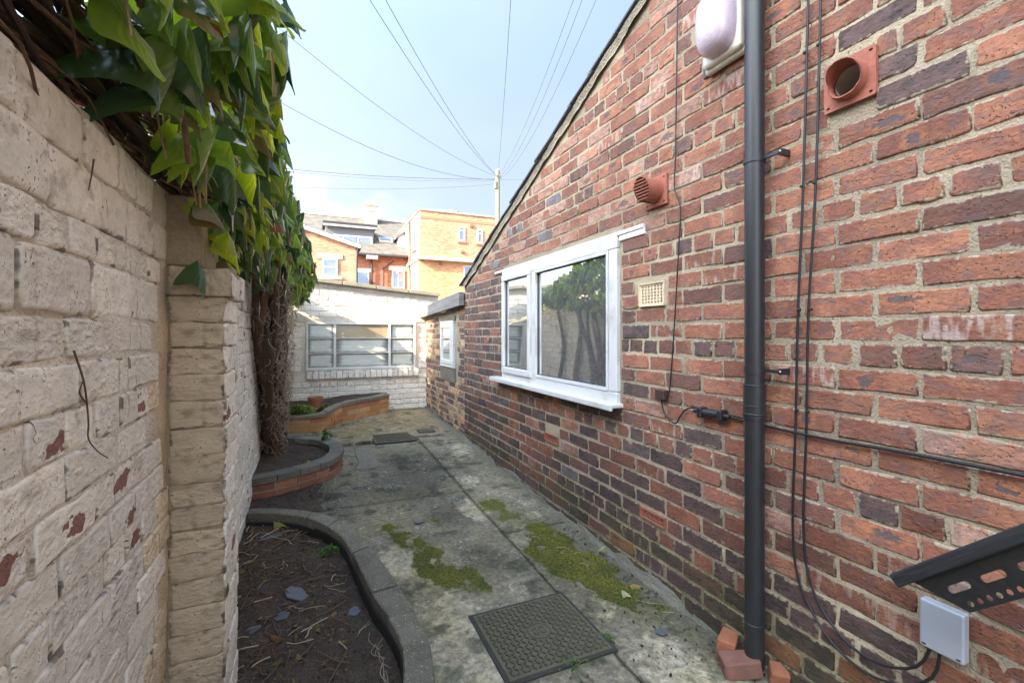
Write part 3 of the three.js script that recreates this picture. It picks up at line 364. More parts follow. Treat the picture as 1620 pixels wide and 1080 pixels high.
// ---------------------------------------------------------------- outhouse beyond it
{
  const o = thing('outhouse', 'low brown brick outhouse with a flat grey fascia at the end of the red wall', 'outhouse'), OX = 1.575, top = Z => lerp(1.56, 1.49, (Z - 4.8) / 1.95);
  const hole = [[5.27, 5.86, 0.83, 1.405]];
  const wall = part('wall', sheet((Z, v) => { const n = fbm(Z * 9, v * 9, 231, 4) - 0.5; return V(OX + 0.006 - n * 0.008, Math.min(v, top(Z)), Z); }, 4.82, 6.76, 0, 1.56, 0.03, hole), mat.mortarDark, o);
  part('outhouse_body', prism([[4.86, 0], [6.74, 0], [6.74, 1.48], [4.86, 1.55]], 1.67, 3.2, 'X'), mat.mortarDark, o);
  const R = rng(21), list = [];
  for (let k = 0; k < 21; k++) { const y = 0.06 + k * 0.072, hd = k % 4 === 2, pitch = hd ? 0.111 : 0.222; for (let Z = 4.83 + (k % 2 ? 0.06 : 0); Z < 6.72; Z += pitch) { const b = Math.min(Z + pitch, 6.75), zc = (Z + b) / 2; if (b - Z < 0.06 || y < gy(zc) || y + 0.04 > top(zc) || overlaps(Z + 0.02, b - 0.02, y - 0.02, y + 0.02, [[5.22, 5.9, 0.66, 1.5]])) continue; list.push({ p: V(OX + (R() - 0.5) * 0.006, y, zc), rotY: -Math.PI / 2, w: b - Z - 0.011, h: 0.061, cls: pick(R, { tan: 3, brown: 2.2, dark: 1.6, gold: 0.9, plum: 0.7 }), set: RED, m: mat.brick[Math.floor(R() * 3)], tilt: (R() - 0.5) * 0.02, score: seen(OX, y, zc) }); } }
  layBricks(list, wall, 300, 'far_bricks');
  part('render_patch', merge([box(1.562, 1.60, 0.66, 0.829, 5.24, 5.88), box(1.562, 1.60, 1.406, 1.46, 5.24, 5.88)]), mat.fillet, o);
  const win = part('window', merge([box(1.55, 1.60, 0.832, 0.885, 5.28, 5.85, 0.006), box(1.55, 1.60, 1.352, 1.403, 5.28, 5.85, 0.006), box(1.5502, 1.60, 0.886, 1.351, 5.28, 5.335, 0.006), box(1.5502, 1.60, 0.886, 1.351, 5.795, 5.85, 0.006)]), mat.pvc, o);
  part('sash', merge([box(1.54, 1.57, 0.875, 0.925, 5.325, 5.805, 0.005), box(1.54, 1.57, 1.315, 1.362, 5.325, 5.805, 0.005), box(1.5402, 1.57, 0.926, 1.314, 5.325, 5.375, 0.005), box(1.5402, 1.57, 0.926, 1.314, 5.755, 5.805, 0.005)]), mat.pvc, win);
  part('pane', box(1.556, 1.561, 0.926, 1.314, 5.376, 5.754), mat.glazing, win);
  part('fascia', prism([[4.80, 1.70], [4.80, 1.555], [6.80, 1.475], [6.80, 1.62]], 1.485, 1.54, 'X'), M(0.21, 0.20, 0.185, 0.75, { ...rep(woodTex, 0.8), bumpScale: 0.003 }), o);
  part('roof', prism([[4.82, 1.69], [4.82, 1.665], [6.82, 1.585], [6.82, 1.61]], 1.541, 3.3, 'X'), M(0.13, 0.13, 0.13, 0.9, { ...mortarTex, bumpScale: 0.004 }), o);
}

// ---------------------------------------------------------------- white garage across the end
{
  const g = thing('garage', 'white painted brick garage with a wide nine pane window across the alley end', 'garage'), GZ = 6.75, top = X => 1.955 - 0.0855 * X;
  const hole = [[-0.05, 1.42, 0.746, 1.405]];
  const wall = part('wall', sheet((X, v) => { const n = fbm(X * 8, v * 8, 241, 4) - 0.5; return V(X, Math.min(v, top(X)), GZ + 0.006 - n * 0.010); }, -3.2, 1.76, 0, 2.3, 0.03, hole), mat.mortarWhite, g);
  part('garage_body', prism([[-3.2, 0], [1.74, 0], [1.74, 1.76], [-3.2, 2.18]], 6.86, 11, 'Z'), mat.mortarWhite, g);
  const R = rng(31), list = [];
  for (let k = 0; k < 28; k++) { const y = 0.04 + k * 0.0735, pitch = k % 4 === 3 ? 0.112 : 0.224; for (let X = -1.0 + (k % 2 ? 0.112 : 0); X < 1.62; X += pitch) { const xc = X + pitch / 2; if (y + 0.095 > top(xc) || y < gy(6.7) - 0.02 || (y > 1.40 && y < 1.49)) continue; if (overlaps(X + 0.02, X + pitch - 0.02, y - 0.03, y + 0.03, [[-0.07, 1.44, 0.62, 1.42]])) continue; list.push({ p: V(xc, y, GZ - 0.002 + (R() - 0.5) * 0.007), rotY: 0, w: pitch - 0.010, h: 0.064, cls: pick(R, { white: 4, worn: 1 }), set: PAINT, m: mat.paint[Math.floor(R() * 3)], tilt: (R() - 0.5) * 0.02, score: seen(xc, y, GZ) }); } }
  layBricks(list, wall, 300, 'far_bricks');
  part('lintel', sheet((X, v) => { const n = fbm(X * 7, v * 12, 245, 4) - 0.5; return V(X, v, GZ - 0.006 - n * 0.012); }, -0.2, 1.56, 1.412, 1.488, 0.02), M(0.70, 0.61, 0.50, 0.9, { ...mortarTex, bumpScale: 0.016 }), g);
  part('render_band', sheet((X, v) => V(X, top(X) - 0.065 + v, GZ - 0.008), -3.2, 1.755, 0, 0.07, 0.05), M(0.72, 0.65, 0.57, 0.9, { ...mortarTex, bumpScale: 0.005 }), g);
  const cop = M(0.30, 0.265, 0.20, 0.95, { ...mortarTex, bumpScale: 0.012 });
  for (let i = 0; i < 11; i++) { const X0 = -3.2 + i * 0.452, w = 0.447, c = part('coping_stone', worldUV(new RoundedBoxGeometry(w, 0.052, 0.19, 2, 0.008)), cop, g); c.position.copy(V(X0 + w / 2, top(X0 + w / 2) + 0.014 + 0.004 * h2(i, 1, 9), GZ + 0.022)); c.rotation.z = -0.0853 + 0.01 * (h2(i, 2, 9) - 0.5); }
  const sillR = rng(33); for (let i = 0; i < 20; i++) { const b = brickShape(0.067, 0.105, 0.09, pcells[sillR() < 0.6 ? 'white' : 'worn'].h[Math.floor(sillR() * 14)], 2048, 1024, i + 900, 'sill' + i), m = part('sill_brick', b, mat.paint[i % 3], g); m.position.copy(V(-0.042 + i * 0.0752 + 0.037, 0.682 + 0.004 * sillR(), GZ - 0.045)); }
  const wm = M(0.74, 0.70, 0.62, 0.55, { ...grainTex, bumpScale: 0.002 });
  const bars = [box(-0.05, 1.42, 0.746, 0.785, 6.72, 6.78, 0.004), box(-0.05, 1.42, 1.372, 1.405, 6.72, 6.78, 0.004), box(-0.05, -0.022, 0.786, 1.371, 6.7202, 6.78, 0.004), box(1.392, 1.42, 0.786, 1.371, 6.7202, 6.78, 0.004)];
  for (const X of [0.312, 1.045]) bars.push(box(X - 0.016, X + 0.016, 0.786, 1.371, 6.7204, 6.775, 0.004));
  const win = part('window', merge(bars), wm, g);
  const cols = [[-0.021, 0.295], [0.329, 1.028], [1.062, 1.391]], rows = [[0.786, 0.968], [0.982, 1.172], [1.186, 1.371]];
  const bl = []; for (const y of [0.975, 1.179]) for (const [a, b] of cols) bl.push(box(a - 0.006, b + 0.006, y - 0.0045, y + 0.0045, 6.728, 6.762, 0.002)); part('glazing_bar', merge(bl), wm, win);
  const dirty = tile(256, 256, (u, v) => { const n = fbm(u * 5, v * 5, 251, 5, 5), e = ss(0.16, 0.0, Math.min(u, 1 - u, v, 1 - v) + (n - 0.5) * 0.14), k = lerp(0.85 + 0.3 * (n - 0.5), 0.22, e); return [0.68 * k, 0.68 * k, 0.59 * k, 0.5]; });
  cols.forEach(([a, b], i) => rows.forEach(([c, d], j) => { const pg = new THREE.PlaneGeometry(b - a, d - c).translate((a + b) / 2, (c + d) / 2, -6.75); part('pane', pg, i === 1 && j === 2 ? MP(0.34, 0.255, 0.15, 0.5, { clearcoat: 1, clearcoatRoughness: 0.05 }) : MP(1, 1, 1, 0.35, { map: dirty.map, clearcoat: 1, clearcoatRoughness: 0.06 }), win); }));
}

// ---------------------------------------------------------------- neighbour's house wing beyond the left wall: its height keeps the alley in shade
{
  const o = thing('neighbour_house', 'tall brick rear wing of the next house beyond the ivy wall', 'house');
  const fb = M(1, 1, 1, 0.9, { ...rep(farBrick, 0.444), bumpScale: 0.004 });
  part('wall', box(-13, -10, -0.1, 9.6, -14, 1.0), fb, o); part('roof', prism([[-13.2, 9.6], [-9.8, 9.6], [-11.5, 11.0]], -14.1, 1.1, "Z"), M(1, 1, 1, 0.8, rep(slateTex, 0.4)), o);
  for (const Z of [-9, -6, -3, -0.9]) { const w = part('window', merge([box(-10.03, -9.96, 3.6, 3.68, Z, Z + 1), box(-10.03, -9.96, 4.92, 5.0, Z, Z + 1), box(-10.0302, -9.96, 3.681, 4.919, Z, Z + 0.08), box(-10.0302, -9.96, 3.681, 4.919, Z + 0.92, Z + 1)]), mat.pvc, o); part('pane', box(-9.995, -9.985, 3.681, 4.919, Z + 0.081, Z + 0.919), mat.glazing, w); }
}

// ---------------------------------------------------------------- painted boundary wall on the left, with its pier
const LX = -0.385;
{
  const o = thing('boundary_wall', 'white painted old brick boundary wall with a stained pier under the ivy', 'wall');
  const rows = [1.665, 1.565, 1.458, 1.388, 1.28, 1.203, 1.12]; while (rows[rows.length - 1] > -0.05) rows.push(rows[rows.length - 1] - 0.0805);
  const lump = (Z, y) => 0.020 * (fbm(Z * 3.2, y * 4, 301, 3) - 0.5) + 0.006 * (fbm(Z * 13, y * 17, 303, 3) - 0.5);
  const msheet = sheet((Z, y) => { let j = 9; for (const r of rows) j = Math.min(j, Math.abs(y - r)); return V(LX - 0.0035 + lump(Z, y) - 0.006 * ss(0.012, 0.002, j) * ss(0.35, 0.6, fbm(Z * 4, y * 6, 305, 3)), y + 0.010 * (fbm(Z * 2, y * 3, 307, 2) - 0.5), Z); }, -0.8, 6.80, -0.12, 1.672, 0.014);
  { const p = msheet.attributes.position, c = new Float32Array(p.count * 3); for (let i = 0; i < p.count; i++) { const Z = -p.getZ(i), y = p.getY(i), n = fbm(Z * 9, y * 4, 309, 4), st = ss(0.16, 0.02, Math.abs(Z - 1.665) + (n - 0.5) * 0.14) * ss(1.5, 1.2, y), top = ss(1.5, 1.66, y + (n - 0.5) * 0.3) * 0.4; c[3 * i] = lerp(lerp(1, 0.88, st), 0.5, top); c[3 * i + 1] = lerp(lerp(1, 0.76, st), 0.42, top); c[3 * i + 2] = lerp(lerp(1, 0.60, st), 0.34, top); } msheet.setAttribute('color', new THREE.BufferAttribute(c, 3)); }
  const wall = part('masonry', msheet, M(0.86, 0.76, 0.64, 0.9, { ...mortarTex, bumpScale: 0.008, vertexColors: true }), o);
  part('wall_core', box(-0.62, -0.415, -0.12, 1.655, -0.8, 6.8), mat.mortarTan, o);
  const R = rng(41), list = [];
  for (let k = 0; k + 1 < rows.length; k++) {
    const yt = rows[k], yb = rows[k + 1], y = (yt + yb) / 2, header = k % 4 === 2, pitch = header ? 0.112 : 0.218;
    for (let Z = -0.6 + [0.168, 0.05, 0.10, 0.17, 0.10, 0.012, 0.15][k % 7]; Z < 6.7;) {
      const b = Z + pitch * (0.9 + 0.2 * R()), zc = (Z + b) / 2; const nearPier = zc > 1.40 && zc < 1.66 && y < 1.35;
      if (!(b > 1.68 && Z < 1.93)) { const sink = y < 0.62 ? 0.0035 * R() + 0.001 : 0; list.push({ p: V(LX + 0.001 - sink + (R() - 0.5) * 0.005 + lump(zc, y) * 0.9, y + 0.004 * (R() - 0.5) + 0.010 * (fbm(zc * 2, y * 3, 307, 2) - 0.5), zc), rotY: Math.PI / 2, w: b - Z - 0.008, h: yt - yb - 0.0065 + (R() - 0.5) * 0.004, d: 0.03, rough: 1.3, cls: pick(R, { white: 3.2, worn: 1.8, flaked: y < 1.1 && y > 0.72 && zc < 1.5 ? 1.4 : 0.12, tan: y > 1.4 ? 0.3 : 0 }), set: PAINT, m: nearPier && zc > 1.53 ? mat.stained : mat.paint[Math.floor(R() * 3)], tilt: (R() - 0.5) * 0.03, score: seen(LX, y, zc) }); }
      Z = b;
    }
  }
  layBricks(list, wall, 300, 'far_bricks');
  // pier
  const pr = [1.448, 1.362, 1.284, 1.206, 1.124, 1.044, 0.962, 0.880, 0.795, 0.724, 0.653, 0.580, 0.501, 0.42, 0.34, 0.26, 0.18, 0.10, 0.02, -0.06];
  const pier = part('pier', merge([box(-0.40, -0.248, -0.12, 1.362, 1.6662, 1.945, 0.004), box(-0.40, -0.225, 1.364, 1.45, 1.652, 1.96, 0.006), box(-0.40, -0.30, 1.451, 1.665, 1.662, 1.95, 0.008)]), M(0.36, 0.275, 0.18, 0.9, { ...grainTex, bumpScale: 0.004 }), o);
  const pl = [], R2 = rng(43);
  for (let k = 0; k + 1 < pr.length; k++) {
    const y = (pr[k] + pr[k + 1]) / 2, h = pr[k] - pr[k + 1] - 0.0045, cap = k === 0 ? 0.018 : 0;
    pl.push({ p: V(-0.314 + cap / 2 + (R2() - 0.5) * 0.004, y, 1.6595 - cap + (R2() - 0.5) * 0.004), rotY: 0, w: 0.139 + cap, h, d: 0.05, rough: 1.3, cls: 'tan', set: PAINT, m: mat.paint[Math.floor(R2() * 3)], tilt: (R2() - 0.5) * 0.03, score: 9 });  // pier front in tan: its stains and its shade share one colour
    const cut = k % 2 ? 1.765 : 1.86;
    for (const [a, b] of [[1.664 - cap, cut], [cut, 1.945]]) pl.push({ p: V(-0.240 + cap + (R2() - 0.5) * 0.006, y, (a + b) / 2), rotY: Math.PI / 2, w: b - a - 0.009, h, d: 0.05, rough: 1.3, cls: pick(R2, { white: 2, worn: 3, flaked: k > 2 ? 0.5 : 0 }), set: PAINT, m: mat.paint[Math.floor(R2() * 3)], tilt: (R2() - 0.5) * 0.03, score: 8 });
  }
  layBricks(pl, pier, 300, 'far_bricks');
}

// ---------------------------------------------------------------- beds
function along(pts) { return new THREE.CatmullRomCurve3(pts.map(p => new THREE.Vector3(p[0], 0, p[1])), false, 'centripetal'); }
function curvedRow(outer, inner, n, y0, y1, name, m, parent, gap = 0.004, jitter = 0.004, seed = 1) { // blocks between two curves, each its own mesh; y0, y1: functions of (X, Z)
  const R = rng(seed), co = along(outer), ci = along(inner);
  for (let i = 0; i < n; i++) {
    const l = co.getLength(), a = i / n + gap / l, b = (i + 1) / n - gap / l, P = [], U = [], I = [], st = n === 1 ? 60 : n < 6 ? 12 : 3, j = () => (R() - 0.5) * jitter, dy = j(), dx = j();
    const ring = []; for (let s = 0; s <= st; s++) { const t = lerp(a, b, s / st), o = co.getPointAt(t), q = ci.getPointAt(t), ya = y0(o.x, o.z), yb = y1(o.x, o.z) + dy, e = 0.005, f = (k) => [lerp(o.x, q.x, k) + dx, lerp(o.z, q.z, k)], w = Math.hypot(o.x - q.x, o.z - q.z), k = e / w; ring.push([[...f(0), ya], [...f(0), yb - e], [...f(k), yb], [...f(1 - k), yb], [...f(1), yb - e], [...f(1), ya]]); }
    let base = 0; const quad = (A, B, C, D, ul) => { for (const q of [A, B, C, D]) P.push(q[0], q[2], -q[1]); U.push(0, 0, ul, 0, ul, 1, 0, 1); I.push(base, base + 1, base + 2, base, base + 2, base + 3); base += 4; };
    for (let s = 0; s < st; s++) for (let k = 0; k < 5; k++) quad(ring[s][k], ring[s + 1][k], ring[s + 1][k + 1], ring[s][k + 1], 1);
    for (const s of [0, st]) { quad(ring[s][0], ring[s][1], ring[s][4], ring[s][5], 1); quad(ring[s][1], ring[s][2], ring[s][3], ring[s][4], 1); }
    part(name, worldUV(geo(P, U, I)), Array.isArray(m) ? m[Math.floor(R() * m.length)] : m, parent);
  }
}
const speckTex = tile(512, 512, (u, v) => { const n = fbm(u * 8, v * 8, 311, 4, 8), g = vn(u * 150, v * 150, 313, 150), w = ss(0.8, 0.9, vn(u * 110, v * 110, 315, 110)), k = 0.7 + 0.6 * n; return [lerp(0.155 * k, 0.5, w * 0.7), lerp(0.15 * k, 0.48, w * 0.7), lerp(0.135 * k, 0.44, w * 0.7), 0.5 + (n - 0.5) * 0.4 + (g - 0.5) * 0.5]; });
const kerbM = [0.85, 1.0, 1.15].map(k => M(k * 1.12, k, k * 0.80, 0.95, { ...rep(speckTex, 2), bumpScale: 0.010 }));
const soilY = (X, Z) => gy(Z) - 0.065 + 0.035 * (fbm(X * 5, Z * 5, 321, 4) - 0.5) + 0.030 * (fbm(X * 24, Z * 24, 323, 3) - 0.5) + 0.03 * ss(0.25, -0.35, X);
{
  const o = thing('garden_bed', 'curved grey kerb around the near bed of dark soil beside the painted wall', 'garden bed');
  curvedRow(EO, EI, 12, (X, Z) => gy(Z) - 0.13, (X, Z) => gy(Z) + 0.042, 'edging_block', kerbM, o, 0.003, 0.008, 5);
  const lin = EI.map(p => [p[0] - 0.006, p[1] - 0.012]), ln2 = EI.map(p => [p[0] - 0.0015, p[1] - 0.004]);
  curvedRow(ln2, lin, 5, (X, Z) => gy(Z) - 0.13, (X, Z) => gy(Z) + 0.0, 'edging_strip', M(0.022, 0.022, 0.022, 0.6), o, 0.001, 0.008, 7);
  const s = sheet((X, Z) => V(X, soilY(X, Z), Z), -0.45, 0.40, 0.4, 3.5, 0.011); part('soil', s, mat.soil, o, 'stuff');
  part('soil_gap', sheet((X, Z) => V(X, gy(Z) + 0.006 + 0.014 * (fbm(X * 20, Z * 20, 327, 3) - 0.35) - 0.03 * ss(0.0, 0.22, X), Z), -0.42, 0.24, 3.40, 4.0, 0.014), mat.soil, o, 'stuff');
}
const brickStone = (k, r, g, b) => M(r, g, b, 0.9, { ...mortarTex, bumpScale: 0.008 });
const oranges = [brickStone(0, 0.34, 0.145, 0.085), brickStone(0, 0.29, 0.115, 0.072), brickStone(0, 0.40, 0.19, 0.11), brickStone(0, 0.24, 0.105, 0.075)];
const golds = [brickStone(0, 0.64, 0.32, 0.13), brickStone(0, 0.58, 0.26, 0.10), brickStone(0, 0.70, 0.38, 0.17), brickStone(0, 0.52, 0.21, 0.09)];
const caps = [brickStone(0, 0.19, 0.17, 0.135), brickStone(0, 0.23, 0.205, 0.165), brickStone(0, 0.15, 0.135, 0.11)];
function planter(name, label, outer, t, n, courses, ch, capH, mats, base, soilF, rect, capMats, seed) {
  const o = thing(name, label, 'planter'), off = (k, sgn) => { const c = along(outer), r = []; for (let i = 0; i <= 24; i++) { const p = c.getPointAt(i / 24), q = c.getTangentAt(i / 24); r.push([p.x + sgn * q.z * k, p.z - sgn * q.x * k]); } return r; };
  const sg = -1;
  curvedRow(off(0.006, sg), off(t - 0.006, sg), 1, (X, Z) => base(X, Z) - 0.05, (X, Z) => base(X, Z) + courses * ch(X, Z) - 0.002, 'mortar_core', mat.mortarDark, o, 0, 0, 1);
  for (let k = 0; k < courses; k++) { const f = k % 2 ? 0.5 : 0; curvedRow(off(0, sg), off(t, sg), n + (k % 2), (X, Z) => base(X, Z) + k * ch(X, Z) + 0.004 - (k ? 0 : 0.04), (X, Z) => base(X, Z) + (k + 1) * ch(X, Z) - 0.005, 'brick', mats, o, 0.0045, 0.004, seed + k); }
  curvedRow(off(-0.012, sg), off(t + 0.008, sg), Math.round(n * 1.0), (X, Z) => base(X, Z) + courses * ch(X, Z), (X, Z) => base(X, Z) + courses * ch(X, Z) + capH, 'capping_brick', capMats, o, 0.003, 0.006, seed + 50);
  return o;
}
const gyz = (X, Z) => gy(Z);
const MP_ = [[-0.385, 3.775], [-0.25, 3.80], [-0.124, 3.855], [0.057, 3.965], [0.175, 4.09], [0.245, 4.25], [0.266, 4.42], [0.235, 4.62], [0.14, 4.80], [0.0, 4.93], [-0.2, 5.02], [-0.385, 5.06]];
const mid = planter('curved_planter', 'low half round red brick planter of bare soil around the ivy trunk', MP_, 0.10, 12, 2, () => 0.056, 0.05, oranges, gyz, null, null, caps, 500);
const midSoil = (X, Z) => gy(Z) + 0.105 + 0.05 * (fbm(X * 6, Z * 6, 331, 4) - 0.5) + 0.015 * (fbm(X * 30, Z * 30, 333, 2) - 0.5) + 0.05 * ss(0, -0.35, X);
const inMid = (X, Z) => { const c = (Z - 4.42) / 0.6, x = 0.18 * Math.sqrt(Math.max(0, 1 - c * c * 0.9)); return X < Math.max(-0.39, x - 0.35 * Math.max(0, Math.abs(c) - 0.45)); };
{ const cen = [-0.42, 4.42], co = along(MP_), P = [], U = [], I = [], nr = 22, na = 44; for (let a = 0; a <= na; a++) { const e = co.getPointAt(a / na); for (let r = 0; r <= nr; r++) { const k = r / nr * 0.965, X = lerp(cen[0], e.x, k), Z = lerp(cen[1], e.z, k); P.push(X, midSoil(X, Z), -Z); U.push(X, Z); } } for (let a = 0; a < na; a++) for (let r = 0; r < nr; r++) { const q = a * (nr + 1) + r; I.push(q, q + 1, q + nr + 1, q + nr + 1, q + 1, q + nr + 2); } part('soil', geo(P, U, I), mat.soil, mid, 'stuff'); }
const FP = [[-0.385, 5.88], [-0.2, 5.83], [0.0, 5.775], [0.11, 5.775], [0.19, 5.83], [0.26, 5.98], [0.34, 6.13], [0.46, 6.24], [0.65, 6.35], [0.85, 6.49], [1.02, 6.64]];
const far = planter('wavy_planter', 'wavy golden brick planter against the white garage wall', FP, 0.10, 9, 3, (X) => 0.050 + 0.018 * ss(-0.1, 0.6, X), 0.045, golds, gyz, null, null, [brickStone(0, 0.26, 0.21, 0.15), brickStone(0, 0.21, 0.175, 0.13)], 600);
{ const co = along(FP), P = [], U = [], I = [], na = 30, nr = 14; for (let a = 0; a <= na; a++) { const e = co.getPointAt(a / na); for (let r = 0; r <= nr; r++) { const k = r / nr, X = e.x - 0.02 * (1 - k), Z = lerp(e.z + 0.04, 6.76, k); P.push(X, gy(Z) + 0.15 + 0.05 * ss(0, 0.6, X) + 0.05 * k + 0.04 * (fbm(X * 6, Z * 6, 341, 3) - 0.5), -Z); U.push(X, Z); } } for (let a = 0; a < na; a++) for (let r = 0; r < nr; r++) { const q = a * (nr + 1) + r; I.push(q, q + 1, q + nr + 1, q + nr + 1, q + 1, q + nr + 2); } part('soil', geo(P, U, I), mat.soil, far, 'stuff'); }

// ---------------------------------------------------------------- ivy
const tab = (T, x) => { if (x <= T[0][0]) return T[0][1]; for (let i = 0; i + 1 < T.length; i++) if (x <= T[i + 1][0]) return lerp(T[i][1], T[i + 1][1], (x - T[i][0]) / (T[i + 1][0] - T[i][0])); return T[T.length - 1][1]; };
function leafShape(seed, L, W, fold, curl, lobes) {
  const R = rng(seed), nu = 6, nv = 11, P = [], U = [], I = [], tw = (R() - 0.5) * 0.5, bend = (R() - 0.5) * 0.25;
  for (let j = 0; j <= nv; j++) for (let i = 0; i <= nu; i++) {
    const t = j / nv, s = i / nu * 2 - 1; const w = lobes > 0.045 ? tab([[0, 0], [0.03, 0.36], [0.08, 0.64], [0.16, 0.90], [0.25, 1.0], [0.34, 0.95], [0.46, 0.72], [0.6, 0.52], [0.78, 0.29], [0.9, 0.13], [1, 0]], t) : Math.pow(Math.sin(Math.PI * Math.pow(clamp(t * 0.985 + 0.008), 0.62)), 0.9);
    const x = s * w * W / 2, back = -0.16 * L * Math.abs(s) ** 1.5 * (1 - t) * (t < 0.2 ? 1 : 0.6), y = -t * L - back * 0 + 0.17 * L * Math.abs(s) ** 1.5 * ss(0.3, 0, t);
    const ax = Math.abs(x), cf = Math.cos(fold * (0.6 + 0.4 * t)), sf = Math.sin(fold * (0.6 + 0.4 * t)), roll = curl * ax * ax * 9;
    const X = Math.sign(x) * ax * cf, Z = -ax * sf - roll * ax * 2 + (-0.5 * curl) * t * t * L + 0.035 * L * s * s * Math.sin(t * 11 + seed * 2 + (s > 0 ? 1.7 : 0)) + 0.006 * (R() - 0.5) * L;
    const a = tw * t; P.push(X * Math.cos(a) - Z * Math.sin(a) + bend * t * t * L, y, X * Math.sin(a) + Z * Math.cos(a)); U.push(0.5 + 0.5 * s * 0.96, 1 - t);
  }
  for (let j = 0; j < nv; j++) for (let i = 0; i < nu; i++) { const a = j * (nu + 1) + i; I.push(a, a + nu + 1, a + 1, a + 1, a + nu + 1, a + nu + 2); }
  return geo(P, U, I);
}
const leafG = []; for (let i = 0; i < 12; i++) leafG.push(leafShape(i * 5 + 2, 1, 0.66 + 0.24 * h2(i, 1, 77), [0.2, 0.5, 0.35, 0.75, 1.05, 0.3, 1.2, 0.6, 0.9, 0.25, 1.1, 0.45][i], [0.2, 0.5, 0.9, 0.5, 0.3, 0.3, 0.6, 0.9, 0.2, 0.6, 0.4, 0.1][i], 0.10 * h2(i, 2, 77)));
const LM = (r, g, b, tr, tx, coat = 0.5) => MP(r, g, b, 0.95, { ...tx, bumpScale: 0.002, transmission: tr, thickness: 0, clearcoat: coat, clearcoatRoughness: 0.18, specularIntensity: 0.6 });
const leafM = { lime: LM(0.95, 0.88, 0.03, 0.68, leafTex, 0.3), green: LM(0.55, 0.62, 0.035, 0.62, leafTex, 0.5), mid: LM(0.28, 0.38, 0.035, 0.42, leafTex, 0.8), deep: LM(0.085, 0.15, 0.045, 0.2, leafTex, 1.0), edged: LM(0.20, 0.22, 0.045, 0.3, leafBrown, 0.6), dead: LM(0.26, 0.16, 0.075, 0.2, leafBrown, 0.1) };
const ivyA = Z => tab([[0.4, 0.24], [0.9, 0.27], [1.6, 0.27], [2.2, 0.22], [3, 0.25], [4, 0.33], [5.1, 0.47], [5.7, 0.38], [6.6, 0.25]], Z);
const ivyB = Z => tab([[0.4, 1.80], [0.9, 1.76], [1.15, 1.70], [1.6, 1.53], [2.0, 1.45], [3, 1.50], [4, 1.48], [5, 1.46], [6.2, 1.6]], Z);
const ivyT = Z => tab([[0.4, 2.5], [1.5, 2.42], [2.2, 2.35], [3, 2.42], [4, 2.44], [4.8, 2.3], [5.4, 2.08], [6.6, 1.82]], Z);
